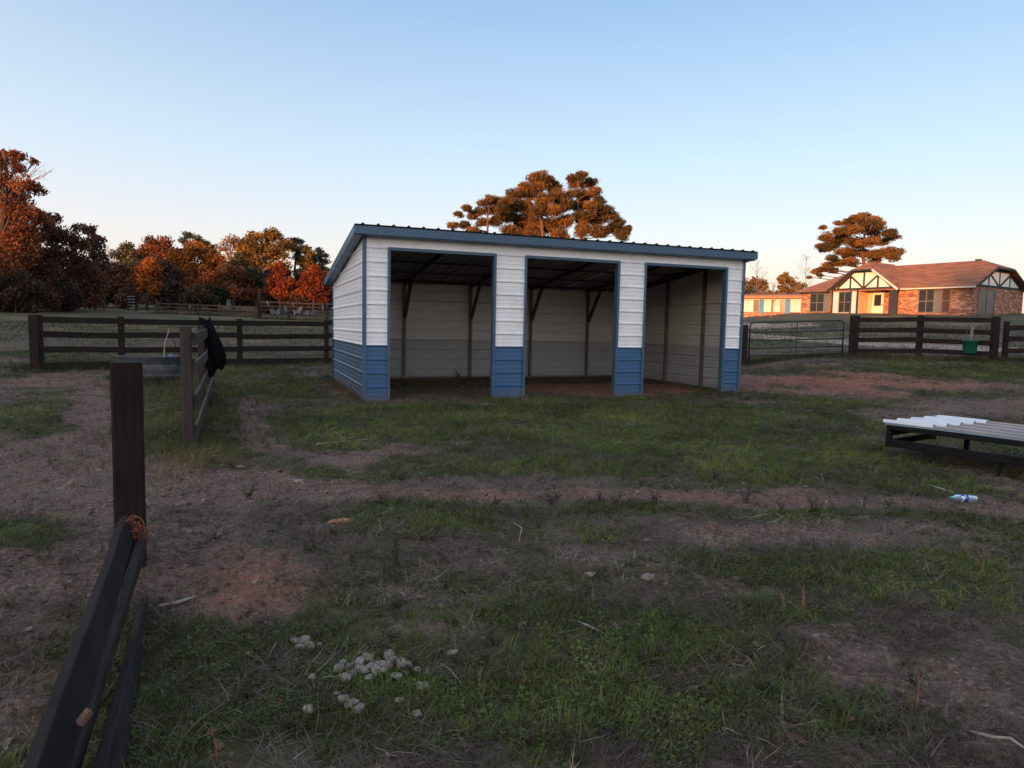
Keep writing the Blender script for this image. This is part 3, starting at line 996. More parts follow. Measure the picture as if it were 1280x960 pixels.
# ------------------------------------------------------------------ brick house on the rise at the right
def brick_mat(name):
    m, nt, b = new_mat(name, .9, 0, .2)
    v = coords(nt, 'Object')
    sp = N(nt, 'ShaderNodeSeparateXYZ'); nt.links.new(v, sp.inputs[0])
    cb = N(nt, 'ShaderNodeCombineXYZ')
    nt.links.new(math_n(nt, 'ADD', sp.outputs[0], sp.outputs[1]), cb.inputs[0])
    nt.links.new(sp.outputs[2], cb.inputs[1])
    br = N(nt, 'ShaderNodeTexBrick')
    br.inputs['Scale'].default_value = 1.0
    br.inputs['Brick Width'].default_value = .34
    br.inputs['Row Height'].default_value = .115
    br.inputs['Mortar Size'].default_value = .012
    br.inputs['Color1'].default_value = (0, 0, 0, 1)
    br.inputs['Color2'].default_value = (1, 1, 1, 1)
    br.inputs['Mortar'].default_value = (.5, .5, .5, 1)
    nt.links.new(cb.outputs[0], br.inputs['Vector'])
    nz = noise(nt, cb.outputs[0], 3.0, 3, .6)
    f = math_n(nt, 'ADD', math_n(nt, 'MULTIPLY', br.outputs['Color'], .7), math_n(nt, 'MULTIPLY', nz, .35))
    c = rampn(nt, f, [(.15, (.12, .04, .028)), (.4, (.26, .09, .05)), (.62, (.33, .15, .08)), (.88, (.46, .30, .20))])
    nt.links.new(mix(nt, br.outputs['Fac'], c, (.24, .18, .15)), b.inputs['Base Color'])
    bump(nt, b, br.outputs['Fac'], -.5, .01)
    return m
m_brick = brick_mat('mixed_brick')
def shingle_mat():
    m, nt, b = new_mat('asphalt_shingles', .92, 0, .15)
    v = coords(nt, 'Object')
    sp = N(nt, 'ShaderNodeSeparateXYZ'); nt.links.new(v, sp.inputs[0])
    cb = N(nt, 'ShaderNodeCombineXYZ')
    nt.links.new(math_n(nt, 'ADD', sp.outputs[0], sp.outputs[1]), cb.inputs[0])
    nt.links.new(sp.outputs[2], cb.inputs[1])
    br = N(nt, 'ShaderNodeTexBrick')
    br.inputs['Brick Width'].default_value = .9
    br.inputs['Row Height'].default_value = .13
    br.inputs['Mortar Size'].default_value = .014
    br.inputs['Scale'].default_value = 1.0
    br.inputs['Color1'].default_value = (.20, .085, .045, 1)
    br.inputs['Color2'].default_value = (.36, .155, .08, 1)
    br.inputs['Mortar'].default_value = (.12, .055, .035, 1)
    nt.links.new(cb.outputs[0], br.inputs['Vector'])
    nz = noise(nt, v, 1.1, 6, .7)
    nt.links.new(mix(nt, rampn(nt, nz, [(.35, .0), (.75, .45)]), br.outputs['Color'], (.11, .10, .10)), b.inputs['Base Color'])
    bump(nt, b, br.outputs['Fac'], -.4, .01)
    return m
m_shingle = shingle_mat()
m_plaster = mottled('white_gable_board', (.62, .60, .57), (.74, .72, .69), 2, .7)
m_timber = mottled('dark_blue_grey_timber', (.018, .022, .028), (.035, .04, .05), 6, .7)
m_dkbrown = mottled('dark_brown_timber', (.022, .014, .010), (.045, .03, .022), 6, .7)
m_whitewall = mottled('white_painted_wall', (.44, .44, .45), (.56, .56, .56), 2, .7)
m_glass, nt, b = new_mat('dark_window_glass', .2, 0, .35)
b.inputs['Base Color'].default_value = (.02, .024, .03, 1)
m_curtain = mottled('pale_curtain_behind_glass', (.08, .085, .08), (.16, .165, .155), 9, .5, stretch=(8, 8, .5))
m_redcurt = mottled('brown_red_curtain_behind_glass', (.05, .028, .022), (.09, .045, .034), 9, .5, stretch=(8, 8, .5))
m_bronze = mottled('grey_window_frame', (.10, .10, .10), (.17, .17, .17), 9, .5)
m_orange = mottled('peach_painted_wall', (.55, .33, .20), (.64, .40, .26), 4, .8)
m_shut = mottled('bright_blue_shutter', (.03, .16, .36), (.05, .22, .44), 6, .6)
m_tanroof = mottled('rusty_tan_roof', (.24, .11, .06), (.36, .18, .10), 4, .7)

P0 = on_ground(1212, 55.0); P1 = on_ground(1025, 66.0)
hz = float(terrain(P0[0], P0[1]))-.02
U2 = (P1-P0)[:2]; U2 = U2/np.linalg.norm(U2)           # leftwards along the front
V2 = np.array([U2[1], -U2[0]])
if V2@(P0[:2]-CAM[:2]) < 0: V2 = -V2                     # away from the camera
def sx(px, t=0.0):
    """distance s along the front (plane t behind it) seen in column px"""
    o = P0[:2]+V2*t
    r = ray(px, 400)[:2]
    A_ = np.array([[U2[0], -r[0]], [U2[1], -r[1]]])
    q = np.linalg.solve(A_, CAM[:2]-o)
    return float(q[0])
hrz = math.atan2(-U2[1], -U2[0])
house = empty('brick_house', (P0[0], P0[1], hz), hrz, 'single-storey brick house with half-timbered gables and a sunlit shingle roof', 'house')
# local axes: x = -s, y = t
EH, RH = 2.42, 4.6
DP = 8.8
sA, sB, sL = sx(1118, -.5), sx(1038.5, -.5), sx(1000, 0)
sRp = sx(1070, -.5)
def hbox(name, s0, s1, t0, t1, h0, h1, mat, parent=house):
    return MB().box(-s1, -s0, t0, t1, h0, h1).build(name, mat, parent)
def window(s0, s1, t, h0, h1, n, mats, face='front', rails=1):
    """frame proud of the wall, panes set back in it"""
    w = .06
    root = MB()
    if face == 'front':
        X = lambda s: -s
        for k in range(n+1):
            s = s0+(s1-s0)*k/n
            root.box(X(s)-w/2, X(s)+w/2, t-.07, t-.01, h0, h1)
        for k in range(rails+2):
            h = h0+(h1-h0)*k/(rails+1)
            root.box(X(s1)-w/2-.003, X(s0)+w/2+.003, t-.075, t-.012, h-.03, h+.03)
        f = root.build('window', m_bronze, house)
        for k in range(n):
            a, b_ = s0+(s1-s0)*k/n, s0+(s1-s0)*(k+1)/n
            MB().box(X(b_)+.02, X(a)-.02, t-.04, t-.03, h0+.01, h1-.01).build('pane', mats[k % len(mats)], f)
    else:
        for k in range(n+1):
            y = s0+(s1-s0)*k/n
            root.box(t+.01, t+.07, y-w/2, y+w/2, h0, h1)
        for k in range(rails+2):
            h = h0+(h1-h0)*k/(rails+1)
            root.box(t+.012, t+.075, s0-w/2-.003, s1+w/2+.003, h-.03, h+.03)
        f = root.build('window', m_bronze, house)
        for k in range(n):
            a, b_ = s0+(s1-s0)*k/n, s0+(s1-s0)*(k+1)/n
            MB().box(t+.03, t+.04, a+.02, b_-.02, h0+.01, h1-.01).build('pane', mats[k % len(mats)], f)
# walls
hbox('brick_wall', 0, sA, 0, .25, -.5, EH, m_brick)
hbox('brick_wall', sA+.002, sRp, 1.3, 1.5, -.5, EH, m_brick)
hbox('brick_wall', sB, sL, 0, .25, -.5, EH, m_brick)
MB().box(-.25, 0, .252, DP, -.5, EH).build('brick_wall', m_brick, house)
MB().box(-sL, -sL+.25, .252, DP, -.5, EH).build('brick_wall', m_brick, house)
MB().box(-sL, 0, DP+.002, DP+.25, -.5, EH).build('brick_wall', m_brick, house)
MB().box(-sA, -sA+.2, .252, 1.5, -.5, EH).build('brick_wall', m_brick, house)
# entry bay: white panels, dark posts, window, recessed door
hbox('white_wall', sRp, sB, -.42, -.30, -.2, EH, m_whitewall)
hbox('white_wall', sRp-.0, sRp+.12, -.30, 1.3, -.2, EH, m_orange)
hbox('porch_wall', sRp-.02-(sx(1072)-sx(1088)), sRp-.02, 1.18, 1.29, -.1, EH, m_orange)
for px in (1069.5, 1038.5, 1118.5, 1061.5):
    s = sx(px, -.5)
    hbox('timber', s-.07, s+.07, -.50, -.40, -.2, EH-.05, m_timber)
hbox('timber', sx(1117, -.5), sx(1109, -.5), -.46, -.38, -.1, EH-.05, m_timber)
hbox('porch_slab', sA, sRp, -.6, 1.25, -.4, .10, m_plaster)
sW0, sW1 = sx(1061, -.5), sx(1047, -.5)
window(sW0, sW1, -.42, .35, 2.2, 2, [m_glass])
d0, d1 = sx(1103, 1.2), sx(1089, 1.2)
m_door = mottled('cream_door_paint', (.62, .56, .48), (.70, .64, .56), 4, .6)
dr = hbox('door', d0, d1, 1.16, 1.24, .10, 2.15, m_door)
mb = MB()
cx_, cz_ = -(d0+d1)/2, 1.45
for k in range(-3, 4):
    for sg in (1, -1):
        a = (cx_+k*.16-.32, 1.15, cz_-sg*.45); b_ = (cx_+k*.16+.32, 1.15, cz_+sg*.45)
        x0, x1 = cx_-.30, cx_+.30
        tt0 = max(0, (x0-a[0])/.64); tt1 = min(1, (x1-a[0])/.64)
        if tt1 > tt0+.05:
            L3 = lambda t: (a[0]+.64*t, 1.148 if sg > 0 else 1.145, a[2]+(b_[2]-a[2])*t)
            mb.beam(L3(tt0), L3(tt1), .012, .035, (0, 1, 0))
mb.build('door_lattice', m_dkbrown, house)
MB().box(cx_-.32, cx_+.32, 1.150, 1.157, cz_-.5, cz_+.5).build('door_pane', m_glass, house)
MB().box(-d0-.16+.1, -d0-.1+.1, 1.08, 1.155, 1.0, 1.12).build('door_handle', m_bronze, house)
# windows
window(sx(1186, 0), sx(1147, 0), -.002, .30, 2.18, 4, [m_redcurt, m_curtain, m_glass, m_glass])
window(sx(1029, 0), sx(1012, 0), -.002, .45, 2.15, 2, [m_glass])
window(sx(1037, 0)+.02, sx(1030, 0), -.002, .45, 2.15, 1, [m_curtain])
window(1.0, 3.7, .0, .15, 2.15, 2, [m_glass], 'side')
# gables
def gable(axis_, c, half, hbase, slope, hclip, plane, out):
    """half-timbered clipped gable: axis_ 'x' runs along the front, 'y' along the side"""
    hp = hbase+half*slope
    wt = (hp-hclip)/slope
    def P(a, h, o=0.0):
        return (c+a, plane+out*o, h) if axis_ == 'x' else (plane+out*o, c+a, h)
    pts_ = [P(-half, hbase), P(half, hbase), P(wt, hclip), P(-wt, hclip)]
    off = (0, -out*.08, 0) if axis_ == 'x' else (-out*.08, 0, 0)
    MB().poly_slab(pts_, off).build('gable_board', m_plaster, house)
    w = half*.43
    up = (0, 1, 0) if axis_ == 'x' else (1, 0, 0)
    def T(a0, h0, a1, h1, o):
        MB().beam(P(a0, h0, o), P(a1, h1, o), .17, .03, up).build('timber', m_timber, house)
    hs = lambda a: min(hclip, hp-abs(a)*slope)
    T(0, hbase+.06, 0, hclip-.04, .014)
    for q in (-1, 1):
        T(q*w, hbase+.06, q*w, hs(w)-.05, .014)
        T(q*w, hs(w)-.10, q*.06, hbase+.10, .018)
        T(q*(w+.05), hs(w)-.15, q*(half-.45), hbase+.12, .018)
        T(q*half, hbase+.03, q*wt, hclip, .022)
    T(-half, hbase+.04, half, hbase+.04, .026)
    T(-wt, hclip-.03, wt, hclip-.03, .026)
hc = 3.78
gable('y', DP/2, DP/2-.05, EH, (RH-EH)/(DP/2), hc, .02, 1)
gc, gh = -(sA+sB)/2, (sB-sA)/2
gR = EH+2.28
gable('x', gc, gh, EH, (gR-EH)/gh, 3.98, -.44, -1)
# roofs
sl = (RH-EH)/(DP/2)
ov = .5
def rp(s, t, h): return (-s, t, h)
tcl = (hc+.08-EH)/sl
eh = EH-ov*sl+.08
sRid = sL-3.6
th = (0, 0, .10)
yb = DP+ov
MB().poly_slab([rp(-.45, -ov, eh), rp(sL+ov, -ov, eh), rp(sRid, DP/2, RH+.08), rp(1.3, DP/2, RH+.08), rp(-.45, tcl, hc+.16)], th).build('roof', m_shingle, house)
MB().poly_slab([rp(-.45, yb, eh), rp(sL+ov, yb, eh), rp(sRid, DP/2, RH+.08), rp(1.3, DP/2, RH+.08), rp(-.45, DP-tcl, hc+.16)][::-1], th).build('roof', m_shingle, house)
MB().poly_slab([rp(-.46, tcl-.1, hc+.12), rp(-.46, DP-tcl+.1, hc+.12), rp(1.3, DP/2, RH+.085)], th).build('roof', m_shingle, house)
MB().poly_slab([rp(sL+ov, -ov, eh-.004), rp(sL+ov, yb, eh-.004), rp(sRid, DP/2, RH+.076)], th).build('roof', m_shingle, house)
gs = (gR-EH)/gh
tback = DP/2
gw = gh+.35
ge = EH-.35*gs+.09
wc = (gR-3.98)/gs
for q in (-1, 1):
    MB().poly_slab([(gc+q*gw, -.92, ge), (gc+q*gw, 1.0, ge), (gc, tback, gR+.09), (gc, .2, gR+.09), (gc+q*wc, -.92, 4.07)], th).build('roof', m_shingle, house)
MB().poly_slab([(gc-wc-.06, -.94, 4.03), (gc+wc+.06, -.94, 4.03), (gc, .2, gR+.094)], th).build('roof', m_shingle, house)
m_gutter = mottled('pale_gutter', (.50, .46, .42), (.60, .56, .52), 3, .5)
MB().box(-sA+.35, .45, -ov-.06, -ov-.012, eh-.03, eh+.075).build('gutter', m_gutter, house)
MB().box(-sL-ov, -sB-.35, -ov-.06, -ov-.012, eh-.03, eh+.075).build('gutter', m_timber, house)
for q in (-1, 1):
    MB().beam((gc+q*gw, -.95, ge), (gc+q*wc, -.95, 4.07), .04, .17, (0, 0, 1)).build('barge_board', m_gutter if q > 0 else m_timber, house)
MB().beam((gc-wc, -.955, 4.07), (gc+wc, -.955, 4.07), .04, .16).build('barge_board', m_timber, house)
for a, b_ in (((-ov, eh), (tcl, hc+.14)), ((yb, eh), (DP-tcl, hc+.14))):
    MB().beam((.48, a[0], a[1]), (.48, b_[0], b_[1]), .05, .18, (0, 0, 1)).build('barge_board', m_timber, house)
MB().beam((.485, tcl, hc+.14), (.485, DP-tcl, hc+.14), .05, .16).build('barge_board', m_timber, house)
for s_, t_ in ((4.2, 5.6),):
    MB().lathe([(.09, 0), (.09, .45), (.16, .46), (.16, .55), (0, .6)], 10, (-s_, t_, 3.9)).build('roof_vent', m_bronze, house)
MB().box(-1.9, -1.5, 4.3, 4.6, RH-.05, RH+.30).build('roof_vent', m_timber, house)

# long white outbuilding with blue shutters, beyond the house on the left
Q0, Q1 = on_ground(1004, 84), on_ground(918, 88)
qu = (Q1-Q0)[:2]; ql = float(np.linalg.norm(qu)); qu /= ql
ob = empty('outbuilding', (Q0[0], Q0[1], float(terrain(Q0[0], Q0[1]))-.1), math.atan2(-qu[1], -qu[0]), 'long low white outbuilding with blue shutters and a rusty tan roof beyond the gate', 'building')
def osx(px):
    r = ray(px, 400)[:2]
    return float(np.linalg.solve(np.array([[qu[0], -r[0]], [qu[1], -r[1]]]), CAM[:2]-Q0[:2])[0])
MB().box(-ql-3, 0, 0, 5, -.5, 2.1).build('wall', m_whitewall, ob)
MB().poly_slab([(-ql-3.3, -.6, 2.05), (.3, -.6, 2.05), (.3, 5.3, 2.6), (-ql-3.3, 5.3, 2.6)], (0, 0, .22)).build('roof', m_tanroof, ob)
MB().box(-ql-3.3, .3, -.64, -.605, 1.98, 2.32).build('fascia', m_tanroof, ob)
for a, b_, k in ((941, 948, 'd'), (948.5, 954, 's'), (974, 980, 'd'), (980.5, 987, 's'), (963, 966, 'd')):
    s1_, s0_ = osx(a), osx(b_)
    if k == 'd':
        MB().box(-s1_, -s0_, -.05, -.01, .35, 1.85).build('window', m_glass, ob)
    else:
        MB().box(-s1_, -s0_, -.09, -.02, .15, 1.9).build('shutter', m_shut, ob)
MB().box(-ql-3, 0, -.035, -.004, -.3, .32).build('brick_base', m_brick, ob)

# ------------------------------------------------------------------ trees
def leaf_mat(name, stops, trans=.25):
    m = bpy.data.materials.new(name); m.use_nodes = True
    nt = m.node_tree
    b = nt.nodes['Principled BSDF']
    b.inputs['Roughness'].default_value = .75
    b.inputs['Specular IOR Level'].default_value = .2
    c = rampn(nt, attr(nt, 'tint'), stops)
    nt.links.new(c, b.inputs['Base Color'])
    tr = N(nt, 'ShaderNodeBsdfTranslucent')
    nt.links.new(c, tr.inputs[0])
    ms = N(nt, 'ShaderNodeMixShader'); ms.inputs[0].default_value = trans
    out = nt.nodes['Material Output']
    nt.links.new(b.outputs[0], ms.inputs[1]); nt.links.new(tr.outputs[0], ms.inputs[2])
    nt.links.new(ms.outputs[0], out.inputs['Surface'])
    return m
LM = {
    'rust': leaf_mat('rust_red_leaves', [(.1, (.07, .03, .016)), (.5, (.18, .060, .026)), (.9, (.31, .115, .042))]),
    'maroon': leaf_mat('maroon_leaves', [(.1, (.045, .024, .018)), (.5, (.105, .046, .032)), (.9, (.18, .080, .048))]),
    'orange': leaf_mat('orange_oak_leaves', [(.1, (.13, .05, .015)), (.5, (.30, .095, .022)), (.9, (.44, .16, .03))]),
    'red': leaf_mat('bright_red_orange_leaves', [(.1, (.07, .020, .011)), (.5, (.19, .042, .016)), (.9, (.32, .085, .022))]),
    'gold': leaf_mat('olive_gold_leaves', [(.1, (.05, .04, .014)), (.5, (.15, .09, .024)), (.9, (.28, .16, .035))]),
    'olive': leaf_mat('dull_olive_leaves', [(.1, (.04, .042, .02)), (.5, (.10, .09, .035)), (.9, (.18, .13, .05))]),
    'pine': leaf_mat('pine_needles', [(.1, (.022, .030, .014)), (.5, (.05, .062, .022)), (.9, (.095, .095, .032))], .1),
    'pinelit': leaf_mat('sunlit_pine_needles', [(.1, (.028, .030, .013)), (.45, (.10, .062, .022)), (.9, (.27, .125, .036))], .15),  # green needles with the warm low sunlight put into their colour
    'pink': leaf_mat('faded_pinkish_leaves', [(.1, (.12, .07, .05)), (.5, (.22, .12, .085)), (.9, (.32, .19, .14))]),
    'brush': leaf_mat('dark_brush_leaves', [(.1, (.026, .018, .013)), (.5, (.062, .038, .026)), (.9, (.13, .07, .045))]),
    'green': leaf_mat('dark_green_bush_leaves', [(.1, (.012, .02, .010)), (.5, (.028, .042, .018)), (.9, (.06, .075, .03))]),
}
m_bark = mottled('brown_bark', (.035, .026, .022), (.10, .075, .06), 3, .9, stretch=(4, 4, 1))
m_barkred = mottled('reddish_pine_bark', (.07, .035, .025), (.17, .09, .06), 3, .9, stretch=(4, 4, 1))
m_barkgrey = mottled('grey_bare_twigs', (.12, .095, .085), (.24, .20, .18), 3, .9)

def leaves_mesh(name, clumps, leaf, dens, flat, seed, mat, sub=7, needle=False):
    """clumps (x,y,z,r): leaf-sized faces spread in sub-clumps on and in each clump"""
    rg = np.random.default_rng(seed)
    P, Tn = [], []
    for (x, y, z, r) in clumps:
        ns = sub
        ctr = np.array([x, y, z])
        d = rg.normal(size=(ns, 3)); d /= np.linalg.norm(d, axis=1)[:, None]
        subs = ctr+d*r*rg.uniform(.25, .68, (ns, 1))*np.array([1, 1, flat])
        rs = r*rg.uniform(.38, .62, ns)
        base_t = rg.uniform(.25, .75)
        for c, q in zip(subs, rs):
            n = max(6, int(dens*4*math.pi*q*q/(leaf*leaf)*1.0))
            u = rg.normal(size=(n, 3)); u /= np.linalg.norm(u, axis=1)[:, None]
            rad = q*rg.uniform(.15, 1.0, n)**.45
            stray = rg.random(n) < .13
            rad = np.where(stray, rad*rg.uniform(1.1, 1.6, n), rad)
            P.append(c+u*rad[:, None]*np.array([1, 1, flat]))
            Tn.append(np.clip(base_t+rg.normal(0, .16)+rg.normal(0, .16, n), 0, 1))
    P = np.concatenate(P); Tn = np.concatenate(Tn)
    n = len(P)
    a = rg.normal(size=(n, 3)); a /= np.linalg.norm(a, axis=1)[:, None]
    b_ = np.cross(a, rg.normal(size=(n, 3))); b_ /= np.linalg.norm(b_, axis=1)[:, None]
    s1 = leaf*rg.uniform(.35, .75, (n, 1)); s2 = s1*rg.uniform(.5, .9, (n, 1))
    if needle: s1, s2 = s1*1.55, s2*.45
    V = np.stack([P-a*s1, P+b_*s2, P+a*s1, P-b_*s2], 1).reshape(-1, 3)
    me = np_mesh(name, V, quads=np.arange(4*n).reshape(-1, 4))
    t_ = me.attributes.new('tint', 'FLOAT', 'FACE')
    t_.data.foreach_set('value', Tn.astype(np.float32))
    me.materials.append(mat)
    return me
def trunk_build(root, base, top, clumps, r0, mat, seed, conifer=False, twigs=0):
    rd = random.Random(seed)
    mb = MB()
    n = 7
    H = top-base
    pts = []
    for k in range(n+1):
        t = k/n
        pts.append((base+H*t)+Vector((rd.uniform(-1, 1), rd.uniform(-1, 1), 0))*r0*.8*(0 < k < n))
    pts[0] = base-Vector((0, 0, .4))
    rads = [r0*(1.25 if k == 0 else 1-.78*k/n) for k in range(n+1)]
    mb.tube(pts, rads, 7)
    for (x, y, z, r) in clumps:
        c = Vector((x, y, z))
        hgt = (c.z-base.z)/max(H.z, .1)
        t = min(.95, max(.22, hgt-(.05 if conifer else .28)*rd.uniform(.7, 1.3)))
        s = base+H*t
        mid = s.lerp(c, .5)+Vector((rd.uniform(-.1, .1), rd.uniform(-.1, .1), rd.uniform(0, .12)))*r
        rr = r0*(1-.78*t)*.42
        mb.tube([s, mid, c], [rr, rr*.6, rr*.25], 5, False)
        for k in range(2+twigs):
            e = c+Vector((rd.gauss(0, 1), rd.gauss(0, 1), rd.gauss(.2, .7))).normalized()*r*rd.uniform(.7, 1.15)
            m2 = c.lerp(e, .5)+Vector((0, 0, .05*r))
            mb.tube([mid.lerp(c, rd.uniform(.3, 1)), m2, e], [rr*.3, rr*.2, rr*.06], 4, False)
    return mb.build('trunk', mat, root)
TN = [0]
def tree(name, label, px, dist, blobs, leafmat, group=None, cat='tree', tr=.28, bark=None, dens=1.0, flat=.8, depth=.5, leafk=1.0,
         conifer=False, sub=7, top=None, twigs=0, rk=1.3):
    TN[0] += 1
    seed = 100+TN[0]*7
    rd = random.Random(seed)
    base = Vector(on_ground(px, dist))
    root = empty(name, base, 0, label, cat, group)
    spread = (max(b_[0] for b_ in blobs)-min(b_[0] for b_ in blobs))/FPX*dist*.5
    cl = []
    for (x, y, r) in blobs:
        dj = rd.uniform(-1, 1)*spread*depth
        p = at(x, y, dist+dj)
        cl.append((p[0]-base.x, p[1]-base.y, p[2]-base.z, r*rk/FPX*dist))
    # a few clumps on the far side so that the crown is round in plan
    for (x, y, z, r) in list(cl)[::2]:
        q = Vector((x, y, 0))
        f = Vector((_F[0], _F[1], 0)).normalized()
        k = rd.uniform(.4, 1.0)*spread*depth*1.2
        cl.append((x+f.x*k, y+f.y*k, z-rd.uniform(0, .12)*r, r*.9))
    leaf = dist*.0031*leafk
    me = leaves_mesh('crown', cl, leaf, dens, flat, seed, leafmat, sub, conifer)
    link(bpy.data.objects.new('crown', me), root)
    zt_ = max(c[2]+c[3]*.2 for c in cl) if top is None else top
    tc_ = max(cl, key=lambda c: c[2])
    trunk_build(root, Vector((0, 0, 0)), Vector((tc_[0]*.6, tc_[1]*.6, zt_)), cl, tr, bark or m_bark, seed, conifer, twigs)
    return root
GW = 'autumn trees along the left wood edge'
tree('oak_tree', 'tall rust-red oak at the far left edge, its top the highest on that side', 0, 52,
     [(-70, 235, 34), (-30, 222, 26), (2, 200, 13), (14, 193, 9), (28, 196, 6), (-5, 215, 18), (30, 232, 13), (12, 240, 16), (-12, 255, 30), (22, 262, 18), (40, 268, 13), (-50, 275, 40), (0, 292, 30), (30, 295, 22), (-30, 325, 38), (15, 325, 26)],
     LM['rust'], GW, tr=.42, twigs=2, dens=.9)
tree('oak_tree', 'dark maroon oak stepping down to the right of the tall rust-red one', 80, 58,
     [(55, 268, 9), (62, 280, 12), (52, 292, 16), (75, 295, 13), (98, 286, 8), (112, 288, 8), (118, 297, 7), (92, 302, 14), (108, 305, 11), (72, 315, 20), (48, 322, 20), (100, 325, 15), (118, 320, 8), (60, 342, 24), (90, 346, 20)],
     LM['maroon'], GW, tr=.32, twigs=3, dens=.8)
tree('small_tree', 'low dull maroon tree between the dark oak and the open field', 128, 74,
     [(118, 340, 16), (140, 345, 16), (100, 352, 18), (158, 352, 14), (130, 360, 18), (150, 366, 14), (112, 370, 14)], LM['maroon'], GW, tr=.2, twigs=2)
tree('oak_tree', 'small dull olive tree right of the sky gap at the left', 158, 96, [(158, 312, 10), (148, 320, 9), (168, 318, 10), (156, 330, 15), (170, 334, 12), (145, 336, 12)], LM['olive'], GW, twigs=2, dens=.75)
tree('oak_tree', 'rust and olive round-topped oak behind the small orange tree', 198, 90, [(188, 305, 10), (206, 303, 10), (178, 314, 12), (196, 316, 14), (214, 316, 12), (186, 330, 16), (208, 330, 15)], LM['rust'], GW, twigs=1, dens=.8)
tree('pine_tree', 'dark pine poking up behind the bright orange oak', 243, 104, [(236, 294, 6), (230, 301, 7), (245, 299, 7), (238, 308, 9), (254, 305, 8), (264, 308, 7), (250, 315, 9)], LM['pine'], None, bark=m_bark, flat=.6, conifer=True, dens=1.1)
tree('oak_tree', 'broad bright orange oak in the middle of the left wood edge', 243, 80, [(222, 320, 12), (238, 314, 12), (254, 318, 13), (268, 325, 10), (228, 332, 15), (248, 331, 16), (264, 338, 13), (236, 346, 17), (256, 350, 16), (218, 340, 10)], LM['orange'], GW, tr=.3, twigs=1)
tree('oak_tree', 'thin faded pinkish tree with bare grey twigs', 287, 92, [(290, 302, 10), (280, 310, 10), (298, 310, 9), (286, 322, 13), (278, 332, 10), (296, 330, 11)], LM['pink'], GW, dens=.38, twigs=8, bark=m_barkgrey)
tree('oak_tree', 'tall broad olive-gold tree, the highest of the trees left of the shed', 334, 84, [(306, 306, 11), (320, 297, 10), (334, 293, 9), (346, 294, 9), (357, 304, 10), (312, 318, 15), (330, 312, 16), (350, 317, 14), (303, 332, 13), (326, 332, 16), (346, 336, 15), (315, 350, 15)], LM['gold'], GW, tr=.36, twigs=1)
tree('pine_tree', 'dark green pine right of the olive-gold tree', 372, 88, [(369, 300, 6), (376, 303, 6), (365, 309, 7), (375, 311, 8), (383, 310, 5), (370, 321, 8), (378, 325, 7)], LM['pine'], None, flat=.65, conifer=True, dens=1.1)
tree('oak_tree', 'olive-gold tree between two dark pines left of the shed', 386, 86, [(384, 317, 8), (391, 323, 9), (380, 328, 9), (388, 336, 11), (378, 342, 10)], LM['gold'], GW)
tree('pine_tree', 'dark pine just left of the shed roof end', 400, 82, [(399, 313, 5), (404, 319, 6), (396, 323, 7), (406, 328, 7), (399, 335, 9), (408, 341, 9)], LM['pine'], None, flat=.65, conifer=True, dens=1.1)
tree('maple_tree', 'bright red-orange tree, left of the pair behind the far corral', 350, 70, [(350, 331, 6), (345, 339, 8), (356, 341, 8), (340, 350, 10), (352, 352, 11), (361, 354, 8), (336, 362, 8), (348, 365, 11), (359, 367, 8)], LM['red'], 'bright red-orange trees left of the shed', tr=.10, dens=.95, leafk=.75, sub=10, rk=1.2)
tree('maple_tree', 'bright red-orange tree, right of the pair, beside the shed wall', 392, 70, [(393, 337, 7), (386, 345, 9), (400, 346, 9), (378, 355, 9), (391, 357, 12), (404, 360, 9), (375, 368, 8), (388, 369, 10), (401, 371, 9)], LM['red'], 'bright red-orange trees left of the shed', tr=.10, dens=.95, leafk=.75, sub=10, rk=1.2)
tree('small_tree', 'small dull orange tree before the wood, right of the maroon one', 184, 72, [(186, 329, 9), (178, 338, 11), (192, 340, 10), (184, 350, 13), (174, 358, 10), (195, 360, 10)], LM['orange'], GW, tr=.16)
tree('small_tree', 'small rust-brown tree below the thin pinkish one', 292, 74, [(290, 340, 11), (280, 350, 12), (300, 352, 12), (290, 362, 13), (310, 366, 10)], LM['rust'], GW, tr=.16)
tree('small_tree', 'dark green tree below the tall olive-gold one', 322, 76, [(318, 345, 12), (308, 356, 11), (328, 358, 12), (318, 368, 12)], LM['green'], None, tr=.16)
for i, (px, d, y, r, mk, lab) in enumerate(((125, 73, 366, 11, 'green', 'dark green rounded bush behind the two far fence panels'),
        (20, 50, 362, 24, 'brush', 'dark brush under the tall rust-red oak'), (-60, 48, 360, 28, 'brush', 'dark brush at the far left edge of the wood'),
        (75, 56, 366, 20, 'brush', 'dark brown bush under the maroon oak'), (160, 70, 370, 12, 'brush', 'low brown bush left of the small orange tree'),
        (212, 72, 366, 15, 'brush', 'dark brush right of the small dull orange tree'), (242, 70, 370, 14, 'brush', 'dark brush under the broad bright orange oak'),
        (268, 72, 368, 14, 'green', 'dark green brush right of the bright orange oak'), (338, 72, 376, 12, 'brush', 'low dark brush behind the far wooden corral'),
        (370, 70, 376, 12, 'brush', 'low brush between the two red-orange trees'))):
    tree('bush', lab, px, d, [(px-r*.7, y+2, r*.7), (px+r*.6, y, r*.75), (px, y-r*.45, r*.7), (px+r*.1, y+r*.4, r*.8), (px-r*.2, y+r*.8, r*.7)], LM[mk], None, 'bush', tr=.08, depth=.8)
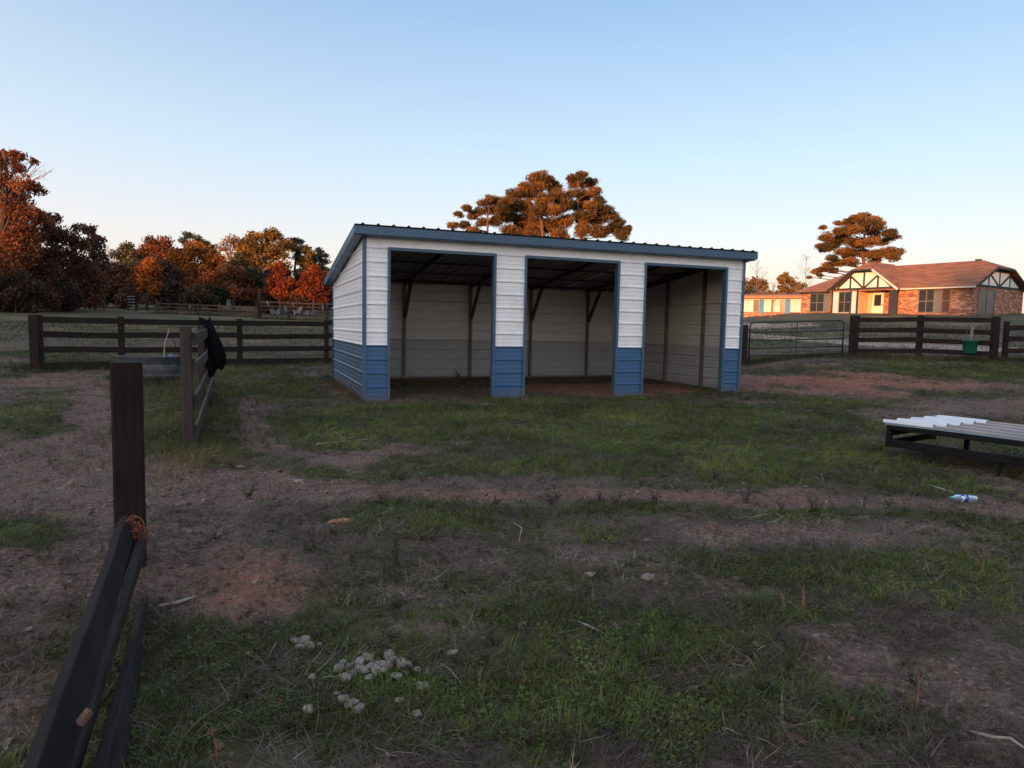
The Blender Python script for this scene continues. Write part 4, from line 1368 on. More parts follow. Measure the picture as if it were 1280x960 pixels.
for i, (px, d, y, r, mk, lab) in enumerate(((100, 62, 352, 22, 'maroon', 'broad maroon thicket under the dark oak'), (45, 54, 350, 24, 'maroon', 'maroon thicket between the two big oaks at the left'),
        (146, 72, 348, 17, 'maroon', 'maroon thicket behind the dark green rounded bush'), (205, 76, 346, 17, 'brush', 'brown thicket behind the small dull orange tree'),
        (228, 76, 358, 15, 'rust', 'low rust-brown thicket left under the bright orange oak'), (262, 76, 356, 15, 'rust', 'low rust-brown thicket right under the bright orange oak'),
        (300, 78, 350, 15, 'brush', 'brown thicket under the thin pinkish tree'), (345, 76, 352, 15, 'green', 'dark green thicket behind the left red-orange tree'), (408, 74, 356, 14, 'rust', 'rust-brown thicket touching the shed wall line'),
        (172, 80, 344, 15, 'olive', 'dull olive thicket right of the sky gap'), (376, 76, 350, 13, 'brush', 'brown thicket between the red-orange trees'))):
    tree('thicket', lab, px, d, [(px-r*.7, y+2, r*.7), (px+r*.6, y, r*.75), (px, y-r*.6, r*.7), (px+r*.1, y+r*.7, r*.8), (px-r*.5, y+r*.9, r*.7), (px+r*.6, y+r*.9, r*.7)], LM[mk], None, 'bush', tr=.1, depth=.8, twigs=2)
# pines behind the shed
GP = 'pines rising behind the shed roof'
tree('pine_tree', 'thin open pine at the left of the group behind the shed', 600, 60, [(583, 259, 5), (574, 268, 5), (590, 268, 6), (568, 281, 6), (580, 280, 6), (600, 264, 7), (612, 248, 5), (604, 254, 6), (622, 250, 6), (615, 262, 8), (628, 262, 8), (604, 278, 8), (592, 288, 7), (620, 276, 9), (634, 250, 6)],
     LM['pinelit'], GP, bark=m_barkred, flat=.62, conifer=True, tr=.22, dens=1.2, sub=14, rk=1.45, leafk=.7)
tree('pine_tree', 'tallest broad sunlit pine in the middle of the group behind the shed', 676, 62, [(676, 218, 6), (668, 224, 8), (686, 225, 8), (655, 233, 8), (693, 232, 8), (675, 234, 9), (644, 243, 9), (662, 244, 10), (698, 245, 10), (682, 248, 10), (640, 257, 10), (656, 258, 11), (672, 262, 10), (690, 262, 12), (706, 256, 9), (636, 272, 10), (652, 276, 11), (668, 280, 10), (686, 280, 12), (704, 276, 11), (640, 290, 10), (672, 294, 10), (700, 292, 10), (655, 292, 9)],
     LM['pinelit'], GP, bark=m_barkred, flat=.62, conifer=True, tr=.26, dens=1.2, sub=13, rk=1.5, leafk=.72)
tree('pine_tree', 'sunlit green pine sloping down at the right of the group behind the shed', 728, 64, [(716, 222, 6), (728, 220, 7), (738, 227, 7), (722, 231, 8), (744, 239, 7), (716, 242, 8), (732, 243, 9), (750, 250, 7), (724, 256, 9), (742, 258, 9), (756, 263, 8), (764, 271, 8), (730, 271, 10), (748, 275, 10), (774, 278, 7), (766, 284, 9), (783, 286, 6), (728, 287, 10), (750, 290, 10), (778, 294, 8)],
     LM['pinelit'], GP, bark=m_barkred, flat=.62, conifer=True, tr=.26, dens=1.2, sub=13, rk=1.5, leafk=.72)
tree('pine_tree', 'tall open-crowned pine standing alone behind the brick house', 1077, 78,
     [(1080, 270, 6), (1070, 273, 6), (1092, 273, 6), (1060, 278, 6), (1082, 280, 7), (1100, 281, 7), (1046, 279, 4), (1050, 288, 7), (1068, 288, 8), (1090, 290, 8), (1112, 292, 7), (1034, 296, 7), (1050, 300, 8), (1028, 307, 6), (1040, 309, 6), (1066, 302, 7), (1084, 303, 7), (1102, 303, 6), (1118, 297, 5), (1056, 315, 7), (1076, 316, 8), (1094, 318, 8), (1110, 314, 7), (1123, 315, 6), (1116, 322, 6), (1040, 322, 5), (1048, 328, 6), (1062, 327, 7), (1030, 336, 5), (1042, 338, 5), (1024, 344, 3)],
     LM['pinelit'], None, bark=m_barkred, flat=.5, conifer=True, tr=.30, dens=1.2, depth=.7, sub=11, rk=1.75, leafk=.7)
tree('oak_tree', 'round olive-rust tree just right of the shed, beyond the outbuilding', 948, 98, [(946, 352, 7), (938, 358, 8), (955, 357, 8), (944, 366, 9), (958, 368, 8), (932, 368, 7), (948, 376, 9)], LM['gold'], None, tr=.2)
tree('oak_tree', 'open olive tree above the left end of the outbuilding roof', 984, 96, [(982, 344, 5), (976, 350, 6), (988, 351, 6), (980, 360, 8), (994, 356, 6), (1003, 358, 6), (990, 367, 8), (1006, 368, 6), (974, 368, 7)], LM['gold'], None, tr=.2, dens=.8, twigs=3)
# out of sight from here behind the shed and the house, but part of the same rows
for i, (px, d, y) in enumerate(((455, 84, 330), (510, 88, 322), (845, 92, 345), (905, 95, 345), (1330, 85, 345), (1420, 80, 335), (-170, 55, 230), (-330, 60, 240))):
    r = 16 if px > 0 else 34
    tree('oak_tree', ['rust tree hidden behind the left end of the shed', 'gold tree hidden behind the left bay of the shed', 'small tree hidden behind the right bay of the shed', 'small gold tree hidden behind the right end of the shed',
                      'olive tree beyond the right edge of the photo behind the house', 'rust tree well beyond the right edge of the photo', 'rust oak just beyond the left edge of the photo', 'maroon oak well beyond the left edge of the photo'][i],
         px, d, [(px, y, r*.7), (px-r, y+r*.7, r), (px+r, y+r*.7, r), (px, y+r, r), (px-r*.6, y+r*2, r), (px+r*.7, y+r*2, r)], LM[['rust', 'gold', 'olive', 'gold', 'olive', 'rust', 'rust', 'maroon'][i]], None, tr=.25, depth=.8)
# little bare trees
def bare_tree(label, px, dist, hgt, seed, n=26, spread=.5, r0=.035):
    rd = random.Random(seed)
    base = Vector(on_ground(px, dist))
    root = empty('bare_sapling', base, 0, label, 'tree')
    mb = MB()
    mb.tube([(0, 0, -.2), (rd.uniform(-.1, .1), 0, hgt*.4), (rd.uniform(-.15, .15), 0, hgt*.9)], [r0, r0*.7, r0*.3], 6)
    mb.build('trunk', m_barkgrey, root)
    mb = MB()
    for k in range(n):
        t = rd.uniform(.25, .95)
        s = Vector((0, 0, hgt*t))
        a = rd.uniform(0, 6.28)
        L = hgt*spread*(1.15-t)*rd.uniform(.6, 1.1)
        e = s+Vector((math.cos(a)*L, math.sin(a)*L, L*rd.uniform(.5, 1.3)))
        mb.tube([s, s.lerp(e, .5)+Vector((0, 0, -.05*L)), e], [r0*.35, r0*.25, r0*.1], 4, False)
        for q in range(3):
            s2 = s.lerp(e, rd.uniform(.3, .9))
            e2 = s2+Vector((rd.uniform(-1, 1), rd.uniform(-1, 1), rd.uniform(.2, 1)))*L*.4
            mb.tube([s2, e2], [r0*.18, r0*.06], 3, False)
    mb.build('twigs', m_barkgrey, root)
bare_tree('small leafless sapling in the yard in front of the white outbuilding', 963, 62, 3.3, 5, 20, .45, .05)
bare_tree('slim leafless tree standing against the sky right of the shed roof', 943, 90, 7.4, 9, 40, .4, .05)
bare_tree('thin leafless tree above the right end of the outbuilding', 1003, 88, 7.6, 12, 40, .4, .05)
bare_tree('pale leafless small tree before the dark wood, left of the far corral', 136, 86, 7.8, 15, 44, .4, .07)
# dry branch tips sticking out of the top of the tall rust oak
mb = MB()
rd = random.Random(3)
s0 = Vector(at(28, 235, 52))
for (x, y) in ((50, 202), (58, 219), (46, 212), (34, 200), (64, 214)):
    e = Vector(at(x, y, 52+rd.uniform(-1, 1)))
    mb.tube([s0, s0.lerp(e, .5)+Vector((0, 0, .15)), e], [.05, .03, .012], 4, False)
    for q in range(4):
        a = s0.lerp(e, rd.uniform(.5, .95)); b_ = a+Vector((rd.uniform(-.6, .8), rd.uniform(-.5, .5), rd.uniform(-.1, .8)))
        mb.tube([a, b_], [.018, .008], 3, False)
oak0 = bpy.data.objects['oak_tree']
bpy.context.view_layer.update()
o = mb.build('bare_branches', m_barkgrey, oak0)
o.matrix_parent_inverse = Matrix.Translation(oak0.location).inverted()

# dark far wood behind the trees on the left, one mass
cl = []
rd = random.Random(77)
for k in range(420):
    px = rd.uniform(-420, 440)
    d = rd.uniform(100, 130)
    p = at(px, rd.uniform(354, 388), d)
    cl.append((p[0], p[1], p[2], rd.uniform(2.0, 3.4)))
o = link(bpy.data.objects.new('far_woodland', leaves_mesh('far_woodland', cl, .55, .8, .8, 55, LM['brush'], 5)))
tag(o, 'dark brown wood closing the far side of the left field', 'woodland', None, 'stuff')
#@@WOOD
# trees west-south-west of the camera (behind it): unseen, their tops shaped to shade the pasture and leave the house sunlit
def skyline(s):
    xs = [-140, -30, -8, -4.0, -2.8, -1.4, 4, 9, 14, 24, 36, 44, 47, 54, 57, 62, 67, 75, 90, 140]
    hs = [19, 18.5, 18, 17.5, 15.5, 12.0, 11.3, 11.9, 12.6, 13.5, 13.0, 11.6, 11.2, 11.2, 13.0, 15.4, 14.4, 14.6, 16, 17]
    return float(np.interp(s, xs, hs))
hB = np.array([math.sin(SUN_AZ), math.cos(SUN_AZ)]); lB = np.array([hB[1], -hB[0]])
cl = []
rd = random.Random(5)
for layer in range(3):
    a_ = 232+layer*4.5
    s = -150.0
    while s < 150:
        H = skyline(s)+(a_-70)*math.tan(SUN_EL)
        r = 2.4
        z = H-r*1.02+rd.uniform(-.25, .12)
        while z > -1:
            p = CAM[:2]+hB*(a_+rd.uniform(-.8, .8))+lB*(s+rd.uniform(-.4, .4))
            cl.append((p[0], p[1], z, r))
            z -= 2.9
        s += 2.7
o = link(bpy.data.objects.new('woodland', leaves_mesh('woodland', cl, 1.35, 1.1, 1.0, 66, LM['brush'], 5)))
tag(o, 'dense unseen wood behind the camera, shaped to shade the whole pasture', 'woodland', None, 'stuff')

# ------------------------------------------------------------------ far corral, panels and posts on the left field
def far_fence(label, cols, dist, tops, ph, pw, rh, cat='fence', matp=None, matr=None):
    pts = [gpx(px, d) for px, d in zip(cols, dist)]
    return board_fence('board_fence', label, pts, tops, ph, pw, matp or m_greywood, matr or m_oldwood, rh=rh, rt=.03)
far_fence('low weathered grey board fence crossing the far field before the wood', (196, 222, 248, 275, 300, 322), (62, 62, 61.5, 61, 60.5, 60), (.92, .62, .32), 1.02, .13, .13)
far_fence('old grey wooden corral with sagging rails below the bright red-orange trees', (326, 361, 409, 440), (58, 57.5, 57, 56.5), (1.42, 1.10, .78, .42), 1.52, .17, .12)
o = empty('corral_post', gpx(324.5, 57), 0, 'tall dark square post at the left end of the far corral', 'post')
MB().beam((0, 0, -.3), (0, 0, 2.45), .26, .26, (0, 1, 0), 3, .004, .012).build('post', m_wood_z, o)
m_tarp = mottled('grey_plastic_sheeting', (.035, .04, .045), (.11, .12, .135), 5, .5)
m_pale = mottled('pale_sacking', (.12, .11, .10), (.28, .26, .25), 5, .8)
rd = random.Random(19)
LABS = ['grey plastic sheet hanging at the left end of the far corral', 'pale strip of sacking tied to the far corral, left of its middle post', 'grey blue sheet slung over the middle rails of the far corral',
        'pale strip hanging right of the middle post of the far corral', 'grey sheet sagging at the right part of the far corral', 'pale rag at the right end of the far corral', 'small pale rag on the top rail at the left of the far corral']
for k, (px, y, w, h) in enumerate(((344, 391, .9, .7), (357, 386, .18, .6), (373, 389, .9, .65), (366, 381, .14, .45), (385, 392, .8, .5), (404, 384, .16, .6), (335, 380, .2, .35))):
    c = Vector(at(px, y, 56.6))
    vs, fs = [], []
    n, m_ = 9, 7
    for i in range(n):
        for j in range(m_):
            u, v_ = i/(n-1)-.5, j/(m_-1)
            vs.append(c+Vector((u*w*(1-.3*v_), .07*math.sin(u*9+k)+.03*math.sin(v_*7), (.5-v_)*h*(.35+.65*abs(math.sin(u*5+k*2)))-.6*h*u*math.sin(k*2.3)+rd.uniform(-.03, .03))))
    for i in range(n-1):
        for j in range(m_-1):
            fs.append((i*m_+j, (i+1)*m_+j, (i+1)*m_+j+1, i*m_+j+1))
    o = MB().add(vs, fs).build('cloth_sheet', m_tarp if w > .3 else m_pale, None, True)
    sm = o.modifiers.new('thick', 'SOLIDIFY'); sm.thickness = .01
    tag(o, LABS[k], 'cloth')
def slat_panel(label, px0, px1, d, h, n, mat, gap0=.25):
    a, b_ = Vector(gpx(px0, d)), Vector(gpx(px1, d))
    root = empty('cattle_panel', a, math.atan2(b_.y-a.y, b_.x-a.x), label, 'fence panel')
    L = (b_-a).length
    for x in (.03, L-.03):
        MB().box(x-.04, x+.04, -.04, .04, -.2, h+.05).build('post', m_black, root)
    for k in range(n):
        z = gap0+(h-gap0)*k/(n-1)
        MB().box(0, L, -.075, -.045, z-.032, z+.032).build('slat', mat, root)
m_slat = mottled('blue_grey_slat', (.05, .07, .08), (.10, .12, .13), 5, .6)
m_slatp = mottled('pale_grey_slat', (.20, .21, .22), (.32, .33, .33), 5, .6)
slat_panel('blue-grey slatted panel in the far field, left of the pale one', 113, 131, 66, 1.25, 6, m_slat)
slat_panel('short pale slatted panel in the far field, right of the blue-grey one', 161, 170, 66, 1.35, 5, m_slatp)
far_fence('thin dark wire-and-post fence along the far edge of the left field', (-60, -20, 20, 61, 90, 112, 131, 161, 172, 185), (70, 70, 69, 68, 67, 66.3, 66.3, 66.3, 66, 65), (.95, .5), 1.05, .09, .03, matp=m_wood_z, matr=m_wood_x)
o = empty('marker_post', gpx(238, 66), 0, 'small pale pointed post sticking up from the low grey board fence', 'post')
MB().lathe([(.04, -.1), (.04, .55), (.12, .55), (.0, .95)], 8).build('post', m_pale, o)
o = empty('marker_post', gpx(275, 65), 0, 'small brick-red pointed post sticking up from the low grey board fence', 'post')
MB().lathe([(.05, -.1), (.05, .55), (.17, .55), (.0, 1.15)], 8).build('post', mottled('brick_red_paint', (.14, .05, .03), (.22, .08, .05), 6, .8), o)
# a few far posts and a rail beyond the right-hand fence, at the shed side
# ------------------------------------------------------------------ ground litter
def grid_z(x, y):
    """height of the ground mesh itself"""
    dx, dy = np.asarray(x)-CAM[0], np.asarray(y)-CAM[1]
    e = dx*math.cos(YAW)-dy*math.sin(YAW)
    g = dx*math.sin(YAW)+dy*math.cos(YAW)
    i = np.clip(np.searchsorted(gx, e)-1, 0, nx_-2); j = np.clip(np.searchsorted(gy, g)-1, 0, ny_-2)
    fx = np.clip((e-gx[i])/(gx[i+1]-gx[i]), 0, 1); fy = np.clip((g-gy[j])/(gy[j+1]-gy[j]), 0, 1)
    return (GZ[j, i]*(1-fx)+GZ[j, i+1]*fx)*(1-fy)+(GZ[j+1, i]*(1-fx)+GZ[j+1, i+1]*fx)*fy

def inst_leaf_mat(name, stops, rough=.7, trans=.15):
    m = leaf_mat(name, stops, trans)
    for n in m.node_tree.nodes:
        if n.type == 'ATTRIBUTE':
            n.attribute_name = 'tone'; n.attribute_type = 'INSTANCER'
        if n.type == 'BSDF_PRINCIPLED':
            n.inputs['Roughness'].default_value = rough
    return m
m_blade = inst_leaf_mat('grass_blades', [(.0, (.030, .038, .014)), (.45, (.072, .090, .026)), (.8, (.11, .15, .034)), (1.0, (.20, .22, .06))])
m_dead = inst_leaf_mat('dead_grass', [(.0, (.040, .030, .024)), (.45, (.105, .080, .062)), (.8, (.21, .165, .13)), (1.0, (.42, .35, .28))], .85, .1)
m_tall = inst_leaf_mat('rough_tall_grass', [(.0, (.026, .034, .014)), (.45, (.055, .056, .026)), (.8, (.13, .085, .045)), (1.0, (.24, .17, .10))], .85)
m_weed = inst_leaf_mat('dark_weeds', [(.0, (.025, .028, .016)), (.5, (.06, .055, .032)), (1.0, (.13, .10, .065))], .8)
m_clod = inst_leaf_mat('soil_clods', [(.0, (.10, .065, .05)), (.5, (.18, .125, .105)), (1.0, (.32, .25, .22))], .95, 0)

def tuft_mesh(name, n, l0, l1, w, lean0, lean1, rad, mat, seed, curl=.5, segs=2):
    rg = random.Random(seed)
    vs, fs = [], []
    for k in range(n):
        a = rg.uniform(0, 6.283)
        rr = rad*math.sqrt(rg.random())
        b0 = Vector((rr*math.cos(a*1.7), rr*math.sin(a*1.7), -.004))
        L = rg.uniform(l0, l1)
        le = rg.uniform(lean0, lean1)
        d = Vector((math.cos(a)*math.sin(le), math.sin(a)*math.sin(le), math.cos(le)))
        sd = d.cross(Vector((0, 0, 1)))
        if sd.length < 1e-3: sd = Vector((1, 0, 0))
        sd.normalize()
        sd = (sd+Vector((rg.uniform(-.5, .5), rg.uniform(-.5, .5), rg.uniform(-.5, .5)))).normalized()
        p = b0
        base = len(vs)
        for q in range(segs+1):
            ww = w*(1-q/segs*.8)*.5
            if q == segs:
                vs.append(p)
            else:
                vs += [p-sd*ww, p+sd*ww]
                d2 = (d+Vector((math.cos(a)*curl, math.sin(a)*curl, -curl*.8))*(q/segs)+Vector((rg.uniform(-1, 1), rg.uniform(-1, 1), rg.uniform(-.4, .4)))*curl*.4).normalized()
                p = p+d2*(L/segs)
                if p.z < .002: p.z = .002+rg.random()*.006
        for q in range(segs):
            i = base+2*q
            if q == segs-1: fs.append((i, i+1, i+2))
            else: fs.append((i, i+1, i+3, i+2))
    me = bpy.data.meshes.new(name)
    me.from_pydata([tuple(v) for v in vs], [], fs)
    me.materials.append(mat)
    return me
def clover_mesh(name, n, mat, seed, rad=.035):
    rg = random.Random(seed)
    vs, fs = [], []
    for k in range(n):
        c = Vector((rg.gauss(0, rad*.6), rg.gauss(0, rad*.6), rg.uniform(.004, .022)))
        for q in range(3):
            a = rg.uniform(0, .5)+q*2.09
            s = rg.uniform(.003, .0055)
            d = Vector((math.cos(a), math.sin(a), rg.uniform(-.2, .4))); e = Vector((-math.sin(a), math.cos(a), rg.uniform(-.2, .2)))
            i = len(vs)
            vs += [c, c+d*s*.7+e*s*.6, c+d*s*1.5, c+d*s*.7-e*s*.6]
            fs.append((i, i+1, i+2, i+3))
    me = bpy.data.meshes.new(name)
    me.from_pydata([tuple(v) for v in vs], [], fs)
    me.materials.append(mat)
    return me
def weed_mesh(name, hgt, nst, mat, seed, leafn=9, lw=.012):
    rg = random.Random(seed)
    mb = MB()
    for k in range(nst):
        a = rg.uniform(0, 6.28); L = hgt*rg.uniform(.5, 1)
        e = Vector((math.cos(a)*L*.45, math.sin(a)*L*.45, L))
        m2 = e*.5+Vector((rg.uniform(-1, 1), rg.uniform(-1, 1), 0))*L*.08
        mb.tube([(0, 0, -.01), m2, e], [.0022, .0016, .0006], 3, False)
        for q in range(leafn):
            t = rg.uniform(.15, 1)
            p = e*t
            b_ = rg.uniform(0, 6.28)
            d = Vector((math.cos(b_), math.sin(b_), rg.uniform(-.3, .7))).normalized()
            s = Vector((-d.y, d.x, rg.uniform(-.4, .4))).normalized()
            l = lw*rg.uniform(.7, 2.0)
            mb.add([p, p+d*l*.5+s*l*.25, p+d*l, p+d*l*.5-s*l*.25], [(0, 1, 2, 3)])
    me = bpy.data.meshes.new(name)
    me.from_pydata(mb.v, [], mb.f)
    me.materials.append(mat)
    return me
def clod_mesh(name, mat, seed, r=.012):
    import bmesh
    bm = bmesh.new()
    bmesh.ops.create_icosphere(bm, subdivisions=1, radius=r)
    rg = random.Random(seed)
    for v in bm.verts:
        v.co *= rg.uniform(.65, 1.25); v.co.z *= .6
    me = bpy.data.meshes.new(name); bm.to_mesh(me); bm.free()
    me.materials.append(mat)
    return me
def variants(name, meshes):
    c = bpy.data.collections.new(name)
    for i, me in enumerate(meshes):
        c.objects.link(bpy.data.objects.new('%s_piece' % name, me))
    return c
def scatter(name, label, xyz, scl, idx, tone, coll, tilt=.25):
    n = len(xyz)
    me = bpy.data.meshes.new(name)
    me.vertices.add(n)
    me.vertices.foreach_set('co', np.asarray(xyz, np.float32).ravel())
    rot = np.stack([RNG.normal(0, tilt, n), RNG.normal(0, tilt, n), RNG.uniform(0, 6.283, n)], -1)
    for nm, ty, ar in (('scl', 'FLOAT', scl), ('tone', 'FLOAT', tone), ('rot', 'FLOAT_VECTOR', rot), ('idx', 'INT', idx)):
        a = me.attributes.new(nm, ty, 'POINT')
        if ty == 'FLOAT_VECTOR': a.data.foreach_set('vector', rot.astype(np.float32).ravel())
        else: a.data.foreach_set('value', np.asarray(ar, np.int32 if ty == 'INT' else np.float32))
    o = link(bpy.data.objects.new(name, me))
    tag(o, label, name.replace('_', ' '), None, 'stuff')
    g = bpy.data.node_groups.new(name+'_scatter', 'GeometryNodeTree')
    g.interface.new_socket('Geometry', in_out='INPUT', socket_type='NodeSocketGeometry')
    g.interface.new_socket('Geometry', in_out='OUTPUT', socket_type='NodeSocketGeometry')
    gi, go = g.nodes.new('NodeGroupInput'), g.nodes.new('NodeGroupOutput')
    ip = g.nodes.new('GeometryNodeInstanceOnPoints')
    ci = g.nodes.new('GeometryNodeCollectionInfo')
    ci.inputs['Collection'].default_value = coll
    ci.inputs['Separate Children'].default_value = True
    ci.inputs['Reset Children'].default_value = True
    def na(nm, ty):
        q = g.nodes.new('GeometryNodeInputNamedAttribute'); q.data_type = ty; q.inputs[0].default_value = nm
        return q.outputs['Attribute']
    g.links.new(gi.outputs[0], ip.inputs['Points'])
    g.links.new(ci.outputs[0], ip.inputs['Instance'])
    ip.inputs['Pick Instance'].default_value = True
    g.links.new(na('idx', 'INT'), ip.inputs['Instance Index'])
    g.links.new(na('rot', 'FLOAT_VECTOR'), ip.inputs['Rotation'])
    g.links.new(na('scl', 'FLOAT'), ip.inputs['Scale'])
    g.links.new(ip.outputs[0], go.inputs[0])
    o.modifiers.new('scatter', 'NODES').node_group = g
    return o
def sample(n, d0=1.35, d1=26, half=.86, power=1.0):
    d = d0+(d1-d0)*RNG.random(n)**power
    a = YAW+RNG.uniform(-half, half, n)
    x, y = CAM[0]+np.sin(a)*d, CAM[1]+np.cos(a)*d
    return x, y, d
def clear(x, y, z):
    inside = (x > -.05) & (x < SW+.05) & (y > .05) & (y < SD+.1)
    return ~inside
def patch(x, y, k=1.0, seed=91):
    return fbm(x*k, y*k, 4, seed)
# green grass
x, y, d = sample(230000)
dm, gm_, rm, dy_ = masks(x, y)
clump = patch(x, y, 5.5)
p = np.clip((gm_-.18)*1.5, 0, 1)*np.clip(1.1-dm*1.7, 0.015, 1)*smooth(.40, .74, clump+gm_*.20)
keep = (RNG.random(len(x)) < p*.95*np.where(clear(x, y, 0), 1, .35))
x, y, d, gmk = x[keep], y[keep], d[keep], gm_[keep]
cov = patch(x, y, 1.3, 95)
nV = 5
tone = np.clip(.20+gmk*.36+(cov-.5)*1.0+RNG.normal(0, .17, len(x)), 0, 1)
gc = variants('green_grass', [tuft_mesh('tuft', 11, .018, .05, .0034, .1, 1.1, .022, m_blade, 1), tuft_mesh('tuft', 13, .02, .06, .003, .2, 1.2, .026, m_blade, 2),
                               tuft_mesh('tuft', 9, .03, .075, .0032, .2, .9, .02, m_blade, 3), clover_mesh('clover', 16, m_blade, 4), tuft_mesh('tuft', 12, .015, .045, .003, .3, 1.3, .03, m_blade, 6)])
scatter('grass', 'short patchy green grass and clover over the pasture', np.stack([x, y, grid_z(x, y)-.003], -1), (1+.045*d)*RNG.uniform(.7, 1.35, len(x)), RNG.integers(0, nV, len(x)), tone, gc)
# dead grass and straw
x, y, d = sample(190000)
dm, gm_, rm, dy_ = masks(x, y)
p = np.clip(1.15-dm*.85, .32, 1)*smooth(.25, .6, patch(x, y, 4.0, 131))*np.clip(1.25-gm_*.35, .6, 1)
keep = (RNG.random(len(x)) < p*.95*np.where(clear(x, y, 0), 1, .35))
x, y, d = x[keep], y[keep], d[keep]
tone = np.clip(.42+(patch(x, y, 1.1, 141)-.5)*1.0+RNG.normal(0, .16, len(x))+(RNG.random(len(x)) < .045)*.38, 0, 1)
dc = variants('dead_grass', [tuft_mesh('wisp', 8, .04, .11, .0024, 1.1, 1.55, .03, m_dead, 11, .7, 3), tuft_mesh('wisp', 9, .03, .09, .0026, .9, 1.5, .03, m_dead, 12, .9, 3),
                              tuft_mesh('wisp', 6, .06, .15, .0022, 1.2, 1.55, .035, m_dead, 13, .8, 4), tuft_mesh('wisp', 10, .02, .06, .003, .6, 1.4, .03, m_dead, 14, .6, 2)])
scatter('dead_grass', 'matted dead grass and straw lying over the pasture', np.stack([x, y, grid_z(x, y)], -1), (1+.03*d)*RNG.uniform(.6, 1.3, len(x)), RNG.integers(0, 4, len(x)), tone, dc)
# clods on the bare soil
x, y, d = sample(60000, d1=16)
dm, gm_, rm, dy_ = masks(x, y)
keep = (RNG.random(len(x)) < np.clip((dm-.25)*1.1, .02, .8))
x, y, d = x[keep], y[keep], d[keep]
tone = np.clip(.40+RNG.normal(0, .16, len(x)), 0, 1)
cc = variants('soil_clods', [clod_mesh('clod', m_clod, k) for k in range(4)])
scatter('soil_crumbs', 'small clods and crumbs scattered on the bare soil', np.stack([x, y, grid_z(x, y)], -1), RNG.lognormal(-.45, .5, len(x)), RNG.integers(0, 4, len(x)), tone, cc, .6)
# weeds, thicker along the track
x, y, d = sample(11000, d0=1.5, d1=15)
px, py, zz_ = project(x, y, terrain(x, y))
dm, gm_, rm, dy_ = masks(x, y)
p = .035+.5*blob(px, py, 1050, 628, 220, 14)+.30*blob(px, py, 480, 700, 130, 60)+.22*blob(px, py, 700, 625, 260, 8)+.4*blob(px, py, 980, 900, 280, 70)+.3*blob(px, py, 870, 690, 90, 22)+.2*blob(px, py, 480, 800, 120, 40)
keep = (RNG.random(len(x)) < p*np.clip(1.1-dm, .15, 1)) & clear(x, y, 0)
x, y, d = x[keep], y[keep], d[keep]
wc = variants('weeds', [weed_mesh('weed', .13, 6, m_weed, 21), weed_mesh('weed', .17, 5, m_weed, 22, 12), weed_mesh('weed', .10, 9, m_weed, 23, 10, .016), tuft_mesh('stalk', 6, .08, .2, .003, .1, .8, .03, m_dead, 24, .5, 3)])
scatter('weeds', 'dark wiry weeds growing through the pasture grass', np.stack([x, y, grid_z(x, y)-.004], -1), RNG.uniform(.3, .75, len(x)), RNG.integers(0, 4, len(x)), np.clip(RNG.normal(.6, .25, len(x)), 0, 1), wc)
# rough taller grass along fences, posts and the trough
def around(n, pts, sig):
    k = RNG.integers(0, len(pts), n)
    P = np.array(pts)[k]
    return P[:, 0]+RNG.normal(0, 1, n)*sig, P[:, 1]+RNG.normal(0, 1, n)*sig
def line_pts(a, b_, n):
    return [(a[0]+(b_[0]-a[0])*k/(n-1), a[1]+(b_[1]-a[1])*k/(n-1)) for k in range(n)]
sets = [(3600, line_pts(ptsL[0], ptsL[4], 30), .22, .45, 1.1), (2400, line_pts(ptsM[0], ptsM[2], 12), .40, .25, .8), (700, [tuple(ground(90, 458)[:2]), tuple(ground(70, 462)[:2])], .5, .55, 1.2),
        (2600, line_pts(R0, R2, 20), .3, .4, 1.1), (900, line_pts(R2b, R3_, 10), .3, .4, 1.1), (1500, line_pts(gl, gr_, 12), .35, .45, .9), (700, [tuple(ground(228, 578)[:2]), tuple(ground(245, 560)[:2])], .30, .3, .75),
        (600, line_pts((-.15, SD+.1), (-.12, .1), 12), .07, .3, .8), (500, line_pts((0, SD+.25), (SW, SD+.25), 30), .1, .4, 1.1),
        (500, [tuple(ground(205, 480)[:2])], .5, .4, 1.0), (900, line_pts(gpx(196, 61.5), gpx(322, 59.5), 20), .5, .9, 2.2), (900, line_pts(gpx(326, 57), gpx(440, 56), 20), .4, .8, 1.8)]
X, Y, SC = [], [], []
for n, pts, sig, s0_, s1_ in sets:
    a, b_ = around(n, pts, sig)
    X.append(a); Y.append(b_); SC.append(RNG.uniform(s0_, s1_, n))
X, Y, SC = map(np.concatenate, (X, Y, SC))
tc2 = variants('tall_grass', [tuft_mesh('tall', 9, .10, .30, .006, .05, .6, .04, m_tall, 31, .4, 3), tuft_mesh('tall', 8, .08, .22, .006, .1, .9, .05, m_tall, 32, .5, 3), tuft_mesh('tall', 11, .05, .16, .006, .2, 1.0, .05, m_tall, 33, .5, 3)])
keep = clear(X, Y, 0)
scatter('tall_grass', 'rough taller grass along the fence lines and posts', np.stack([X, Y, grid_z(X, Y)-.01], -1)[keep], SC[keep], RNG.integers(0, 3, keep.sum()), np.clip(.4+(patch(X, Y, .8, 171)-.5)*1.8+RNG.normal(0, .14, len(X)), 0, 1)[keep], tc2, .15)
